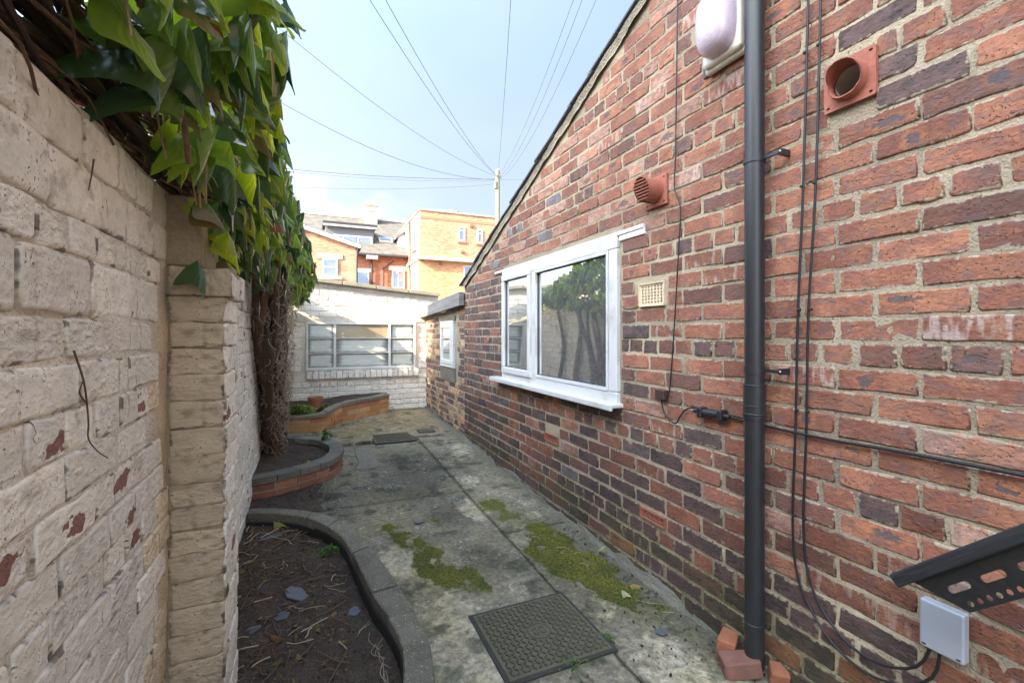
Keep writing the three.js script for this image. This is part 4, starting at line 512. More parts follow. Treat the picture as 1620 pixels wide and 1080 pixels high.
{
  const o = thing('ivy', 'large leaved ivy tumbling over the top of the painted boundary wall', 'ivy'), R = rng(51), L = [];
  const m4 = new THREE.Matrix4(), X_ = new THREE.Vector3(), Y_ = new THREE.Vector3(), N_ = new THREE.Vector3();
  const put = (X, y, Z, size, inner) => {
    const far = ss(1.8, 3.6, Z); N_.set(1 + (R() - 0.5) * 0.7, (R() - 0.22) * 1.25, (R() - 0.42) * 1.9).normalize();
    Y_.set(-0.35 + (R() - 0.5) * 0.8, 1.0, (R() - 0.5) * 1.1); Y_.addScaledVector(N_, -Y_.dot(N_)).normalize(); X_.crossVectors(Y_, N_);
    const up = ss(0.25, 0.9, (y - ivyB(Z)) / (ivyT(Z) - ivyB(Z)));
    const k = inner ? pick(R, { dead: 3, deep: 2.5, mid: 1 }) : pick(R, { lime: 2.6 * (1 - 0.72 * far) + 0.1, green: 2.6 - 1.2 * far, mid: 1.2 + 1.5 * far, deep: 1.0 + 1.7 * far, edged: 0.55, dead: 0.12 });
    const g = leafG[Math.floor(R() * leafG.length)], s = new THREE.Matrix4().makeBasis(X_, Y_, N_).scale(new THREE.Vector3(size, size, size)).setPosition(V(X, y, Z));
    L.push({ g, m: leafM[k], s, score: inner ? -1 : size * seen(X, y, Z) });
  };
  const hang = (X, y, Z, size) => { N_.set(0.3 + R() * 0.5, (R() - 0.5) * 0.5, (R() - 0.5) * 2).normalize(); Y_.set((R() - 0.5) * 0.35, 1, 0.15 + (R() - 0.5) * 0.35); Y_.addScaledVector(N_, -Y_.dot(N_)).normalize(); X_.crossVectors(Y_, N_); L.push({ g: leafG[[4, 6, 8, 10][Math.floor(R() * 4)]], m: leafM[pick(R, { deep: 3, mid: 2, green: 1 })], s: new THREE.Matrix4().makeBasis(X_, Y_, N_).scale(new THREE.Vector3(size * 0.8, size * 1.1, size * 0.8)).setPosition(V(X, y, Z)), score: size * seen(X, y, Z) }); };
  const cross = (Z, lo, hi, deep) => { const a0 = ivyA(Z), yb = ivyB(Z), yt = ivyT(Z), p = THREE.MathUtils.degToRad(lerp(lo, hi, R())), q = 1 - deep * R(), a = a0 * (0.74 + 0.42 * fbm(Z * 3.5, p * 2.2, 345, 2)) + 0.02; return [-0.42 + (a + 0.05) * Math.cos(p) * q, (yb + yt) / 2 + 0.06 + (yt - yb) / 2 * Math.sin(p) * q]; };
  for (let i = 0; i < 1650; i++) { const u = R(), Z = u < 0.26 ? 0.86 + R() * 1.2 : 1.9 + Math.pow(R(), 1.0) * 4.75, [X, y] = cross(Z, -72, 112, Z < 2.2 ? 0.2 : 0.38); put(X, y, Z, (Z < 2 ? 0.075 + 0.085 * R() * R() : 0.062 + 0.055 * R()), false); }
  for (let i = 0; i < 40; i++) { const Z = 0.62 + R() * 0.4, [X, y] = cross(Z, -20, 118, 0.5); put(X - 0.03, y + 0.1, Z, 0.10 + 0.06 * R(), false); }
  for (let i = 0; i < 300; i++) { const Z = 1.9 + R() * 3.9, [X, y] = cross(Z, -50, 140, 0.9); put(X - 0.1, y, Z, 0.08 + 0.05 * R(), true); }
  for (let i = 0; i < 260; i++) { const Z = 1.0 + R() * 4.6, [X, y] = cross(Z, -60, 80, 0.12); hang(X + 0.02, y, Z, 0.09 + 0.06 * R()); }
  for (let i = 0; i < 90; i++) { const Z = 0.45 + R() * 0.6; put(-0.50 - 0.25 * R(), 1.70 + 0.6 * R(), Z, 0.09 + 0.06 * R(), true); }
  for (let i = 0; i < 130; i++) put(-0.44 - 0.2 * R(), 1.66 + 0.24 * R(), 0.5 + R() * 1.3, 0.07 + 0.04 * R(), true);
  for (let i = 0; i < 7; i++) { const Z = 1.0 + 0.09 * i + 0.05 * R(); put(-0.20 + 0.06 * R(), 1.92 + 0.22 * R(), Z, 0.15 + 0.03 * R(), false); L[L.length - 1].m = leafM[i % 3 ? 'lime' : 'green']; }
  put(-0.30, 1.45, 1.62, 0.105, false); L[L.length - 1].g = leafG[1]; L[L.length - 1].m = leafM.deep; put(-0.235, 1.56, 1.72, 0.12, false); put(-0.27, 1.50, 1.9, 0.11, false);
  L.sort((a, b) => b.score - a.score); const rest = new Map(); L.forEach((q, i) => { if (i < 300) { const m = part('leaf', q.g, q.m, o); q.s.decompose(m.position, m.quaternion, m.scale); } else { if (!rest.has(q.m)) rest.set(q.m, []); rest.get(q.m).push(q.g.clone().applyMatrix4(q.s)); } });
  const gs = [], ms = []; for (const [m, a] of rest) { gs.push(mergeGeometries(a)); ms.push(m); } part('foliage', mergeGeometries(gs, true), ms, o, 'stuff');
  // woody stems on the wall top
  const stem = (pts, r, t, m, rad = 6) => part('stem', tube(pts, r, pts.length * 5, rad, t), m, o);
  for (let i = 0; i < 34; i++) { const pts = [], X0 = -0.375 - 0.13 * R(), y0 = 1.675 + 0.16 * R() + (X0 < -0.42 ? 0.03 : 0), e = 2 + R() * 2.6, s0 = 0.35 + R() * 0.3, ph = R() * 9; for (let k = 0; k <= 9; k++) { const Z = s0 + e * k / 9; pts.push(V(X0 + 0.035 * Math.sin(k * 1.7 + ph), y0 + 0.030 * Math.sin(k * 1.9 + ph * 2) + 0.03 * (R() - 0.5), Z)); } stem(pts, 0.005 + 0.013 * R() * R(), 0.45, i % 3 ? mat.barkDark : mat.bark, 7); }
  stem([V(-0.40, 1.78, 0.72), V(-0.36, 1.84, 0.82), V(-0.31, 1.90, 0.95), V(-0.26, 1.97, 1.10)], 0.013, 0.7, mat.bark, 8);
  stem([V(-0.30, 1.96, 1.02), V(-0.288, 1.87, 1.07), V(-0.272, 1.79, 1.16), V(-0.262, 1.73, 1.25), V(-0.262, 1.65, 1.30)], 0.010, 0.6, mat.bark, 8);
  stem([V(-0.31, 2.05, 0.93), V(-0.30, 1.93, 0.99), V(-0.285, 1.85, 1.05)], 0.008, 0.8, mat.bark, 8);
  stem([V(-0.15, 2.12, 1.56), V(-0.125, 2.195, 1.62), V(-0.10, 2.19, 1.66)], 0.006, 0.5, mat.barkDark, 6);
  const twigs = [], R3 = rng(53);
  for (let i = 0; i < 620; i++) { const Z = 0.75 + R3() * 5, [X, y] = cross(Z, -70, 100, 0.55), l = 0.08 + 0.2 * R3(), dx = 0.05 + 0.12 * R3(), dz = (R3() - 0.3) * 0.2; twigs.push(tube([V(X - dx, y + l * 0.5, Z - dz), V(X - dx * 0.3 + 0.03 * R3(), y + l * 0.22, Z - dz * 0.3), V(X, y - l * 0.5, Z)], 0.0016 + 0.0022 * R3(), 6, 4)); }
  part('twigs', merge(twigs), M(0.30, 0.20, 0.10, 0.85), o, 'stuff');
  const tops = []; for (let i = 0; i < 190; i++) { const Z = 0.45 + R3() * 2.2, X = -0.36 - 0.22 * R3(), y = 1.66 + 0.3 * R3(); tops.push(tube([V(X, y, Z), V(X + 0.03 + 0.03 * R3(), y - 0.01, Z + 0.1), V(X + 0.035 * R3(), y - 0.06 * R3(), Z + 0.16 + 0.1 * R3())], 0.0022 + 0.004 * R3(), 6, 5)); } part('twigs', merge(tops), mat.bark, o, 'stuff');
  // trunk: a rope of stems up the wall
  for (let i = 0; i < 27; i++) { const zb = i < 24 ? 4.4 + 0.6 * R3() : 5.1 + 1.2 * R3(), xb = -0.375 + 0.13 * R3(), zt = i < 24 ? 3.3 + 2.1 * R3() : zb + (R3() - 0.5) * 0.8, xt = -0.375 + 0.2 * R3(), ph = R3() * 9, pts = []; for (let k = 0; k <= 8; k++) { const t = k / 8; pts.push(V(lerp(xb, xt, t * t) + 0.025 * Math.sin(t * 7 + ph), lerp(0.14, 1.72, t), lerp(zb, zt, t) + 0.06 * Math.sin(t * 6 + ph * 2))); } part('trunk', tube(pts, 0.022 + 0.028 * R3(), 30, 9, 0.4), i % 3 ? M(0.17, 0.105, 0.07, 0.95, { ...barkTex, bumpScale: 0.02 }) : mat.barkDark, o); }
  const hairs = []; for (let i = 0; i < 1900; i++) { const t = R3(), y = 0.2 + 1.5 * t, Z = lerp(4.35, 3.15, t) + R3() * lerp(0.8, 3.2, t), X = -0.385 + (0.17 + 0.08 * t) * R3(), l = 0.03 + 0.09 * R3(), a = R3() * 6.3; hairs.push(tube([V(X, y, Z), V(X + 0.03 * R3() + 0.01, y + l * 0.5 * Math.sin(a), Z + l * 0.5 * Math.cos(a)), V(X + 0.05 * R3(), y + l * Math.sin(a + 0.25), Z + l * Math.cos(a + 0.25))], 0.0012 + 0.002 * R3(), 4, 3)); } part('rootlets', merge(hairs), M(0.36, 0.265, 0.175, 0.95), o, 'stuff');
}

// ---------------------------------------------------------------- fittings on the red wall
{
  const o = thing('drainpipe', 'black plastic drainpipe running down the red brick wall', 'drainpipe'), PX = 1.497, PZ = 1.187;
  const cyl = (r, y0, y1, r2 = r) => new THREE.CylinderGeometry(r2, r, y1 - y0, 28, 1, true).translate(PX, (y0 + y1) / 2, -PZ);
  part('pipe', merge([cyl(0.0335, 0.03, 0.99), cyl(0.0335, 0.99, 4.0)]), mat.blackMetal, o);
  part('socket', merge([cyl(0.0375, 0.935, 1.06), new THREE.TorusGeometry(0.037, 0.003, 8, 28).rotateX(Math.PI / 2).translate(PX, 1.06, -PZ), new THREE.TorusGeometry(0.037, 0.003, 8, 28).rotateX(Math.PI / 2).translate(PX, 0.955, -PZ), new THREE.TorusGeometry(0.0375, 0.002, 8, 28).rotateX(Math.PI / 2).translate(PX, 0.985, -PZ)]), mat.blackMetal, o);
  for (const y of [1.885, 1.115]) { const b = part('bracket', merge([cyl(0.0365, y - 0.012, y + 0.012), box(1.50, 1.512, y - 0.006, y + 0.006, 1.095, 1.155), box(1.505, 1.553, y - 0.011, y + 0.011, 1.088, 1.098)]), mat.blackMetal, o); part('screw', new THREE.SphereGeometry(0.0045, 10, 8).translate(1.502, y, -1.090), M(0.5, 0.5, 0.5, 0.4, { metalness: 0.9 }), b); }
  part('pipe_ring', new THREE.TorusGeometry(0.034, 0.0022, 8, 28).rotateX(Math.PI / 2).translate(PX, 0.19, -PZ), mat.blackMetal, o);
}
{ // broken bricks at its foot
  const spec = [[1.475, 1.285, 0.05, 0.085, 0.075, 0.06, 0.5, 0, [0.46, 0.165, 0.075]], [1.452, 1.205, 0.035, 0.135, 0.065, 0.075, -0.55, 0.25, [0.30, 0.135, 0.10]], [1.535, 1.12, 0.03, 0.06, 0.06, 0.06, 0.9, 0.2, [0.44, 0.16, 0.08]]];
  const L = ['bright orange broken brick standing behind the others at the drainpipe foot', 'weathered brown broken brick lying tilted in front of the drainpipe foot', 'small orange brick fragment to the right of the drainpipe foot'];
  spec.forEach(([X, Z, y, w, h, d, ry, rz, c], i) => { const g = new RoundedBoxGeometry(w, h, d, 3, 0.007), p = g.attributes.position; for (let k = 0; k < p.count; k++) { const a = p.getX(k), b = p.getY(k), e = p.getZ(k), q = 1 + 0.42 * (fbm(a * 25 + i * 9, b * 25 + e * 31, 351, 3) - 0.5), cut = a > w * 0.3 ? 0.012 * fbm(b * 60, e * 60, 353, 2) : 0; p.setXYZ(k, a * q - cut, b * q, e * q); } g.computeVertexNormals(); const m = tag(part('broken_brick', worldUV(g), M(...c, 0.92, { ...rep(mortarTex, 5), bumpScale: 0.008 })), L[i], 'brick'); m.position.copy(V(X, y, Z)); m.rotation.set(0.1, ry, rz); });
}
{ // bulkhead lamp
  const o = thing('wall_lamp', 'oval bulkhead lamp with a pale cover high on the red wall', 'wall lamp', null, V(WX, 2.47, 1.335));
  const plate = onRight(new THREE.Group(), 0, 0, 0); plate.rotation.y = -Math.PI / 2; plate.position.set(0, 0, 0); plate.name = nm('fitting'); o.add(plate);
  part('back_plate', new RoundedBoxGeometry(0.205, 0.30, 0.03, 4, 0.013).translate(0, 0.005, 0.022), M(0.62, 0.58, 0.47, 0.5), plate);
  part('rim', new RoundedBoxGeometry(0.185, 0.275, 0.034, 4, 0.016).translate(0, 0.005, 0.045), M(0.66, 0.62, 0.52, 0.45), plate);
  const d = new THREE.SphereGeometry(1, 36, 24, 0, Math.PI * 2, 0, Math.PI / 2).rotateX(Math.PI / 2), p = d.attributes.position; for (let i = 0; i < p.count; i++) { const x = p.getX(i), y = p.getY(i), z = p.getZ(i), r = Math.hypot(x, y), f = r > 1e-4 ? Math.pow(Math.pow(Math.abs(x / r), 3.2) + Math.pow(Math.abs(y / r), 3.2), -1 / 3.2) : 1; p.setXYZ(i, x * f * 0.080, y * f * 0.125 + 0.005, 0.058 + 0.095 * Math.pow(z, 0.62)); } d.computeVertexNormals();
  part('lens', d, MP(0.62, 0.50, 0.56, 0.28, { clearcoat: 0.6, clearcoatRoughness: 0.15, ...grainTex, bumpScale: 0.001 }), plate);
  part('backing_board', worldUV(new RoundedBoxGeometry(0.25, 0.36, 0.012, 2, 0.003).translate(-0.01, 0.045, 0.004)), M(0.10, 0.085, 0.07, 0.8, { ...woodTex, bumpScale: 0.002 }), plate);
  tag(part('lamp_cable', tube([V(1.52, 2.46, 1.235), V(1.515, 2.485, 1.19), V(1.535, 2.52, 1.12)], 0.006, 12, 8), M(0.7, 0.68, 0.62, 0.5)), 'short white cable between the bulkhead lamp and the drainpipe', 'cable');
}
{ // louvred cowl vent
  const o = thing('cowl_vent', 'terracotta cowl vent with a louvred round outlet above the window', 'vent'), g = onRight(new THREE.Group(), WX, 1.935, 1.762); g.name = nm('vent_body'); o.add(g);
  part('vent_plate', new RoundedBoxGeometry(0.152, 0.148, 0.014, 3, 0.006).translate(0, 0, 0.007), mat.terracotta, g);
  const tubeG = new THREE.CylinderGeometry(0.054, 0.058, 0.085, 32, 1, true).rotateX(Math.PI / 2).translate(0, 0.004, 0.056), p = tubeG.attributes.position; for (let i = 0; i < p.count; i++) if (p.getZ(i) > 0.06) p.setZ(i, p.getZ(i) + p.getY(i) * 0.25); tubeG.computeVertexNormals();
  part('outlet', tubeG, mat.terracotta, g); part('vent_void', new THREE.CircleGeometry(0.052, 28).translate(0, 0.004, 0.06), mat.dark, g);
  for (let i = -3; i <= 3; i++) { const y = i * 0.0142, w = 2 * Math.sqrt(Math.max(0, 0.053 ** 2 - y * y)); const s = part('louvre', new THREE.BoxGeometry(w, 0.0075, 0.014).rotateX(0.35).translate(0, y + 0.004, 0.093 + y * 0.25), mat.terracotta, g); }
  const slotStrips = []; for (let i = 0; i < 9; i++) { const a = Math.PI * (0.55 + 0.9 * i / 8) + Math.PI * 0.0; slotStrips.push(new THREE.BoxGeometry(0.004, 0.005, 0.05).translate(0.0575, 0, 0.06).applyMatrix4(new THREE.Matrix4().makeRotationZ(a)).translate(0, 0.004, 0)); } part('slot_strip', merge(slotStrips), mat.dark, g);  // dark strips on the outlet, standing for the shade inside its side slots
  for (const [x, y] of [[-0.06, -0.058], [0.06, -0.058], [-0.06, 0.058], [0.06, 0.058]]) part('screw_hole', new THREE.CylinderGeometry(0.0045, 0.0045, 0.002, 10).rotateX(Math.PI / 2).translate(x, y, 0.0145), mat.dark, g);
}
{ // square plate with a broken spigot
  const o = thing('flue_vent', 'square terracotta vent plate with a broken round spigot at upper right', 'vent'), g = onRight(new THREE.Group(), WX, 2.037, 0.888); g.name = nm('vent_body'); o.add(g);
  part('vent_plate', plateHoles(0.150, 0.150, 0.012, [roundHole(0, 0, 0.050), ...[[-1, -1], [1, -1], [-1, 1], [1, 1]].map(([a, b]) => roundHole(a * 0.062, b * 0.062, 0.0055, 0.004))], 0.008), mat.terracotta, g);
  const P = [], U = [], I = [], n = 72; for (let i = 0; i <= n; i++) { const a = i / n * Math.PI * 2, hgt = 0.026 + 0.022 * ss(-0.3, 0.8, Math.sin(a + 0.2)) - 0.020 * ss(0.5, 0.95, -Math.cos(a)) * ss(-0.7, 0.2, -Math.sin(a)) + 0.006 * (fbm(a * 4, 2, 361, 3) - 0.5); for (const [r, z] of [[0.0505, 0.0], [0.0505, 0.012 + hgt], [0.0565, 0.012 + hgt + 0.001], [0.0575, 0.011]]) { P.push(r * Math.cos(a), r * Math.sin(a), z); U.push(a * 0.05, z); } }
  for (let i = 0; i < n; i++) for (let k = 0; k < 3; k++) { const q = i * 4 + k; I.push(q, q + 1, q + 4, q + 4, q + 1, q + 5); } part('spigot', geo(P, U, I), mat.terracotta, g);
  part('duct', new THREE.CylinderGeometry(0.0465, 0.0465, 0.16, 32, 1, true).rotateX(Math.PI / 2).translate(0, 0, -0.078), M(0.36, 0.32, 0.27, 0.8), g); part('vent_void', new THREE.CircleGeometry(0.06, 24).translate(0, 0, -0.155), mat.dark, g);
}
// cables
const cable = (pts, r, label, name = 'cable') => tag(part(name, tube(pts.map(p => V(p[0], p[1], p[2])), r, pts.length * 8, 8), mat.cable), label, 'cable');
const CX = 1.537;
const c1 = cable([[CX, 3.2, 0.99], [CX, 2.376, 1.014], [CX, 1.74, 1.032], [CX, 1.309, 1.05], [CX, 0.95, 1.058], [CX, 0.56, 1.068], [CX, 0.43, 1.055], [CX, 0.345, 1.02], [CX - 0.01, 0.262, 0.93], [CX - 0.015, 0.236, 0.83], [CX - 0.01, 0.262, 0.74], [CX - 0.008, 0.33, 0.672], [CX - 0.008, 0.42, 0.655]], 0.0042, 'left one of two black cables hanging down to the grey box');
const c2 = cable([[CX, 3.2, 0.955], [CX, 2.348, 0.973], [CX, 1.726, 0.99], [CX, 1.308, 1.014], [CX, 0.95, 1.02], [CX, 0.56, 1.03], [CX, 0.44, 1.015], [CX, 0.35, 0.972], [CX - 0.01, 0.288, 0.88], [CX - 0.012, 0.284, 0.80], [CX - 0.008, 0.318, 0.724], [CX - 0.008, 0.365, 0.690], [CX - 0.008, 0.42, 0.676]], 0.0042, 'right one of two black cables hanging down to the grey box');
const clip = (Z, y, parent) => part('cable_clip', new RoundedBoxGeometry(0.014, 0.010, 0.010, 2, 0.003).translate(1.535, y, -Z), mat.cable, parent);
for (const y of [2.2, 1.75, 1.33, 0.985, 0.62]) { clip(1.02 + (2.376 - y) * 0.024, y, c1); clip(0.975 + (2.348 - y) * 0.03, y, c2); }
cable([[CX, 0.916, 1.36], [CX, 0.912, 1.25], [CX, 0.909, 1.186], [CX, 0.907, 0.939], [CX, 0.913, 0.764], [CX, 0.916, 0.508], [CX, 0.915, 0.2]], 0.005, 'thick black cable running level along the brick wall to the right');
const thin = cable([[CX, 3.2, 1.60], [CX, 2.773, 1.614], [CX, 2.056, 1.629], [CX, 1.911, 1.633], [CX, 1.83, 1.60], [CX, 1.616, 1.610], [CX, 1.27, 1.637], [CX, 1.034, 1.660], [CX, 0.965, 1.672], [CX, 0.93, 1.70]], 0.0032, 'thin brown cable dropping from the verge to the small brown junction box');
cable([[CX, 0.937, 1.722], [CX, 0.880, 1.705], [CX, 0.842, 1.66], [CX, 0.838, 1.625], [CX, 0.872, 1.60], [CX, 0.905, 1.57], [CX, 0.925, 1.52], [CX, 0.922, 1.47]], 0.0034, 'short black cable looping between the brown junction box and the connector');
cable([[CX + 0.005, 3.0, 0.50], [CX, 2.55, 0.535], [CX, 2.27, 0.575], [CX, 2.11, 0.597]], 0.004, 'dark cable end dangling at the top right corner of the wall');
tag(part('junction_box', new RoundedBoxGeometry(0.032, 0.046, 0.062, 3, 0.004).translate(1.534, 0.958, -1.715), M(0.055, 0.03, 0.025, 0.5)), 'small brown junction box below the window corner', 'junction box');
{ const o = thing('cable_connector', 'black cylindrical cable connector on the wall left of the drainpipe', 'connector', null, V(1.525, 0.917, 1.41)); part('barrel', new THREE.CylinderGeometry(0.0165, 0.0165, 0.09, 20).rotateX(Math.PI / 2 - 0.03), mat.blackMetal, o); for (const s of [-1, 1]) { part('end_cap', new RoundedBoxGeometry(0.042, 0.044, 0.024, 3, 0.006).translate(0, s * 0.002, s * 0.052), mat.blackMetal, o); part('gland', new THREE.CylinderGeometry(0.008, 0.010, 0.03, 14).rotateX(Math.PI / 2).translate(0, 0, s * 0.076), mat.blackMetal, o); } }
{ const o = thing('meter_box', 'square grey plastic box low on the brick wall at right', 'junction box', null, V(1.53, 0.47, 0.650)); part('lid', new RoundedBoxGeometry(0.030, 0.128, 0.094, 4, 0.006), M(0.31, 0.32, 0.345, 0.45), o); for (const s of [-1, 1]) part('screw_slot', new RoundedBoxGeometry(0.002, 0.004, 0.009, 2, 0.0009).translate(-0.0152, -0.054, s * 0.036), mat.cable, o); }
{ // sloping black timber on slotted steel angle
  const o = thing('timber_rail', 'sloping black timber rail on a slotted steel angle at lower right', 'rail'), a = Math.atan2(0.203, 0.220), g = new THREE.Group(); g.name = nm('rail_body'); g.position.copy(V(1.30, 0.653, 0.642)); g.rotation.y = -Math.PI / 2; o.add(g); // local x -> towards the camera
  const s = new THREE.Group(); s.name = nm('slope'); g.rotation.set(0, -Math.PI / 2, a, 'YXZ'); // tilt: rises towards the camera
  const bg = new RoundedBoxGeometry(0.9, 0.030, 0.060, 4, 0.005), p = bg.attributes.position; bg.translate(0.45, 0, -0.012); for (let i = 0; i < p.count; i++) p.setY(i, p.getY(i) + 0.003 * (fbm(p.getX(i) * 30, p.getZ(i) * 60, 371, 2) - 0.5)); bg.computeVertexNormals();
  part('timber', worldUV(bg), M(0.020, 0.020, 0.022, 0.6, { ...woodTex, bumpScale: 0.010 }), g);
  const sh = new THREE.Shape([[0.035, -0.014], [0.9, -0.014], [0.9, -0.094], [0.098, -0.094]].map(q => new THREE.Vector2(...q)));
  for (let i = 0; i < 7; i++) { const x = 0.098 + i * 0.075, hh = new THREE.Path(); hh.absarc(x, -0.048, 0.0075, Math.PI / 2, Math.PI * 1.5, false); hh.absarc(x + 0.034, -0.048, 0.0075, -Math.PI / 2, Math.PI / 2, false); hh.closePath(); sh.holes.push(hh); }
  for (let i = 0; i < 22; i++) sh.holes.push(roundHole(0.112 + i * 0.0205, -0.080, 0.0058));
  part('slotted_angle', worldUV(new THREE.ExtrudeGeometry(sh, { depth: 0.003, bevelEnabled: false, curveSegments: 10 })), M(0.020, 0.019, 0.018, 0.55, { metalness: 0.2, ...grainTex, bumpScale: 0.002 }), g);
  part('angle_flange', new THREE.BoxGeometry(0.85, 0.003, 0.04).translate(0.475, -0.0165, -0.022), M(0.020, 0.019, 0.018, 0.55), g);
}

// ---------------------------------------------------------------- covers in the path
function cover(name, label, X0, X1, Z0, Z1, near) {
  const y = gy((Z0 + Z1) / 2) + 0.002, o = thing(name, label, name === 'drain_grate' ? 'grate' : 'manhole cover', null, V((X0 + X1) / 2, y, (Z0 + Z1) / 2)), w = X1 - X0, d = Z1 - Z0, iron = M(0.125, 0.108, 0.066, 0.75, { ...rep(mortarTex, 3), bumpScale: 0.004 });
  part('frame', worldUV(new THREE.BoxGeometry(w + 0.03, 0.010, d + 0.03)), M(0.05, 0.047, 0.04, 0.95, { ...rep(mortarTex, 2), bumpScale: 0.006 }), o);
  const pl = part('lid', worldUV(new RoundedBoxGeometry(w, 0.014, d, 2, 0.003).translate(0, 0.002, 0)), iron, o); const bars = [];
  if (name === 'drain_grate') for (let i = 0; i < 8; i++) bars.push(new THREE.BoxGeometry(0.008, 0.006, d * 0.9).translate(-w / 2 + w * (i + 0.5) / 8, 0.011, 0));
  else if (near) { const n = 19; for (let i = 0; i < n; i++) for (let j = 0; j < n; j++) { const x = (i - (n - 1) / 2) * w * 0.96 / n, z = (j - (n - 1) / 2) * d * 0.96 / n; if (Math.hypot(x, z) < 0.052) continue; const g = new THREE.BoxGeometry(0.0165, 0.005, 0.006); g.rotateY((i + j) % 2 ? Math.PI / 4 : -Math.PI / 4); bars.push(g.translate(x, 0.0105, z)); } }
  else for (let i = 0; i < 26; i++) bars.push(new THREE.BoxGeometry(w * 0.94, 0.004, 0.007).translate(0, 0.010, (i - 12.5) * d * 0.95 / 26));
  part('tread', merge(bars), iron, pl, 'stuff');
  if (near) { const k = [new THREE.TorusGeometry(0.048, 0.0022, 8, 40).rotateX(Math.PI / 2).translate(0, 0.0095, 0)]; for (const [x, z, l] of [[-0.017, 0.010, 0], [-0.017, -0.011, 0], [0.016, 0.010, 0], [0.016, -0.011, 0]]) k.push(new THREE.TorusGeometry(0.0095, 0.002, 6, 18, Math.PI * 1.3).rotateX(Math.PI / 2).rotateY(z > 0 ? 0.4 : 3.5).translate(x, 0.0100, z)); part('maker_mark', merge(k), iron, pl); }
}
cover('manhole_cover', 'square iron manhole cover with a raised tread and round centre in the near path', 0.652, 1.092, 1.497, 1.908, true);
cover('manhole_cover', 'rusty ribbed manhole cover in the far path before the garage', 0.635, 1.045, 4.975, 5.405, false);
cover('drain_grate', 'small dark drain grate beside the far rusty manhole cover', 1.165, 1.335, 5.295, 5.455, false);

// ---------------------------------------------------------------- pot, plants, litter
{
  const o = thing('flower_pot', 'empty terracotta flower pot in the planter before the garage wall', 'flower pot', null, V(0.063, 0.315, 6.16));
  part('pot', new THREE.LatheGeometry([[0, 0.004], [0.055, 0.0], [0.060, 0.012], [0.078, 0.105], [0.088, 0.108], [0.093, 0.150], [0.086, 0.151], [0.080, 0.112], [0.058, 0.02]].map(p => new THREE.Vector2(...p)), 32), M(0.46, 0.18, 0.09, 0.8, { ...grainTex, bumpScale: 0.002 }), o); part('potting_soil', new THREE.CircleGeometry(0.079, 24).rotateX(-Math.PI / 2).translate(0, 0.115, 0), mat.soil, o, 'stuff');
  }
function tuft(name, label, cat, X, y, Z, n, rad, h, size, mats, seed, group) {
  const o = thing(name, label, cat, group, V(X, y, Z)), R = rng(seed), by = new Map(), st = [];
  for (let i = 0; i < n; i++) { const a = R() * 6.283, r = rad * Math.sqrt(R()), hh = h * (0.35 + 0.65 * R()) * (1 - 0.4 * r / rad), s = size * (0.6 + 0.7 * R()), m = mats[Math.floor(R() * mats.length)], px = r * Math.cos(a), pz = r * Math.sin(a); const q = new THREE.Matrix4().compose(new THREE.Vector3(px, hh, pz), new THREE.Quaternion().setFromEuler(new THREE.Euler(-0.6 - R() * 1.0, a + Math.PI / 2 + (R() - 0.5), 0, 'YXZ')), new THREE.Vector3(s, s, s)); if (!by.has(m)) by.set(m, []); by.get(m).push(leafG[Math.floor(R() * 3)].clone().applyMatrix4(q)); if (i % 2 === 0) st.push(tube([new THREE.Vector3(px * 0.2, 0, pz * 0.2), new THREE.Vector3(px * 0.6, hh * 0.7, pz * 0.6), new THREE.Vector3(px, hh, pz)], 0.0012, 5, 3)); }
  const gs = [], ms = []; for (const [m, a] of by) { gs.push(mergeGeometries(a)); ms.push(m); } part('foliage', gs.length > 1 ? mergeGeometries(gs, true) : gs[0], gs.length > 1 ? ms : ms[0], o, 'stuff'); part('stem', merge(st), M(0.16, 0.18, 0.05, 0.9), o, 'stuff');
}
const fernM = [LM(0.34, 0.36, 0.04, 0.3, leafTex, 0.1), LM(0.22, 0.27, 0.04, 0.3, leafTex, 0.1), LM(0.42, 0.36, 0.06, 0.3, leafTex, 0.1)], weedM = [LM(0.18, 0.30, 0.05, 0.3, leafTex, 0.1), LM(0.11, 0.21, 0.04, 0.3, leafTex, 0.1)];
tuft('shrub', 'yellow green low bushy plant in the far planter beside the ivy trunk', 'plant', -0.13, 0.26, 6.02, 420, 0.19, 0.17, 0.055, fernM, 61);
tuft('ground_plant', 'sparse green plant around the foot of the terracotta pot', 'plant', 0.16, 0.29, 6.2, 140, 0.15, 0.09, 0.045, fernM.slice(0, 2), 62);
tuft('weed', 'green weed sprouting inside the far curve of the near kerb', 'weed', 0.105, -0.03, 2.88, 46, 0.06, 0.05, 0.024, weedM, 63);
tuft('weed', 'tiny two leaved weed near the middle of the near soil bed', 'weed', 0.17, -0.07, 2.2, 14, 0.03, 0.03, 0.022, weedM, 64);
tuft('weed', 'small weed close to the kerb inside the near soil bed', 'weed', 0.255, -0.07, 2.12, 12, 0.025, 0.03, 0.02, weedM, 65);
tuft('weed', 'small weed at the right corner of the near manhole cover', 'weed', 1.105, 0.0, 1.56, 26, 0.04, 0.025, 0.018, weedM, 66);
tuft('weed', 'small weed growing along the front edge of the near manhole cover', 'weed', 0.9, 0.005, 1.475, 22, 0.09, 0.02, 0.015, weedM, 67);
tuft('weed', 'thin upright weed on the far rim of the half round planter', 'weed', 0.13, gy(4.8) + 0.15, 4.72, 26, 0.05, 0.16, 0.03, weedM, 68);
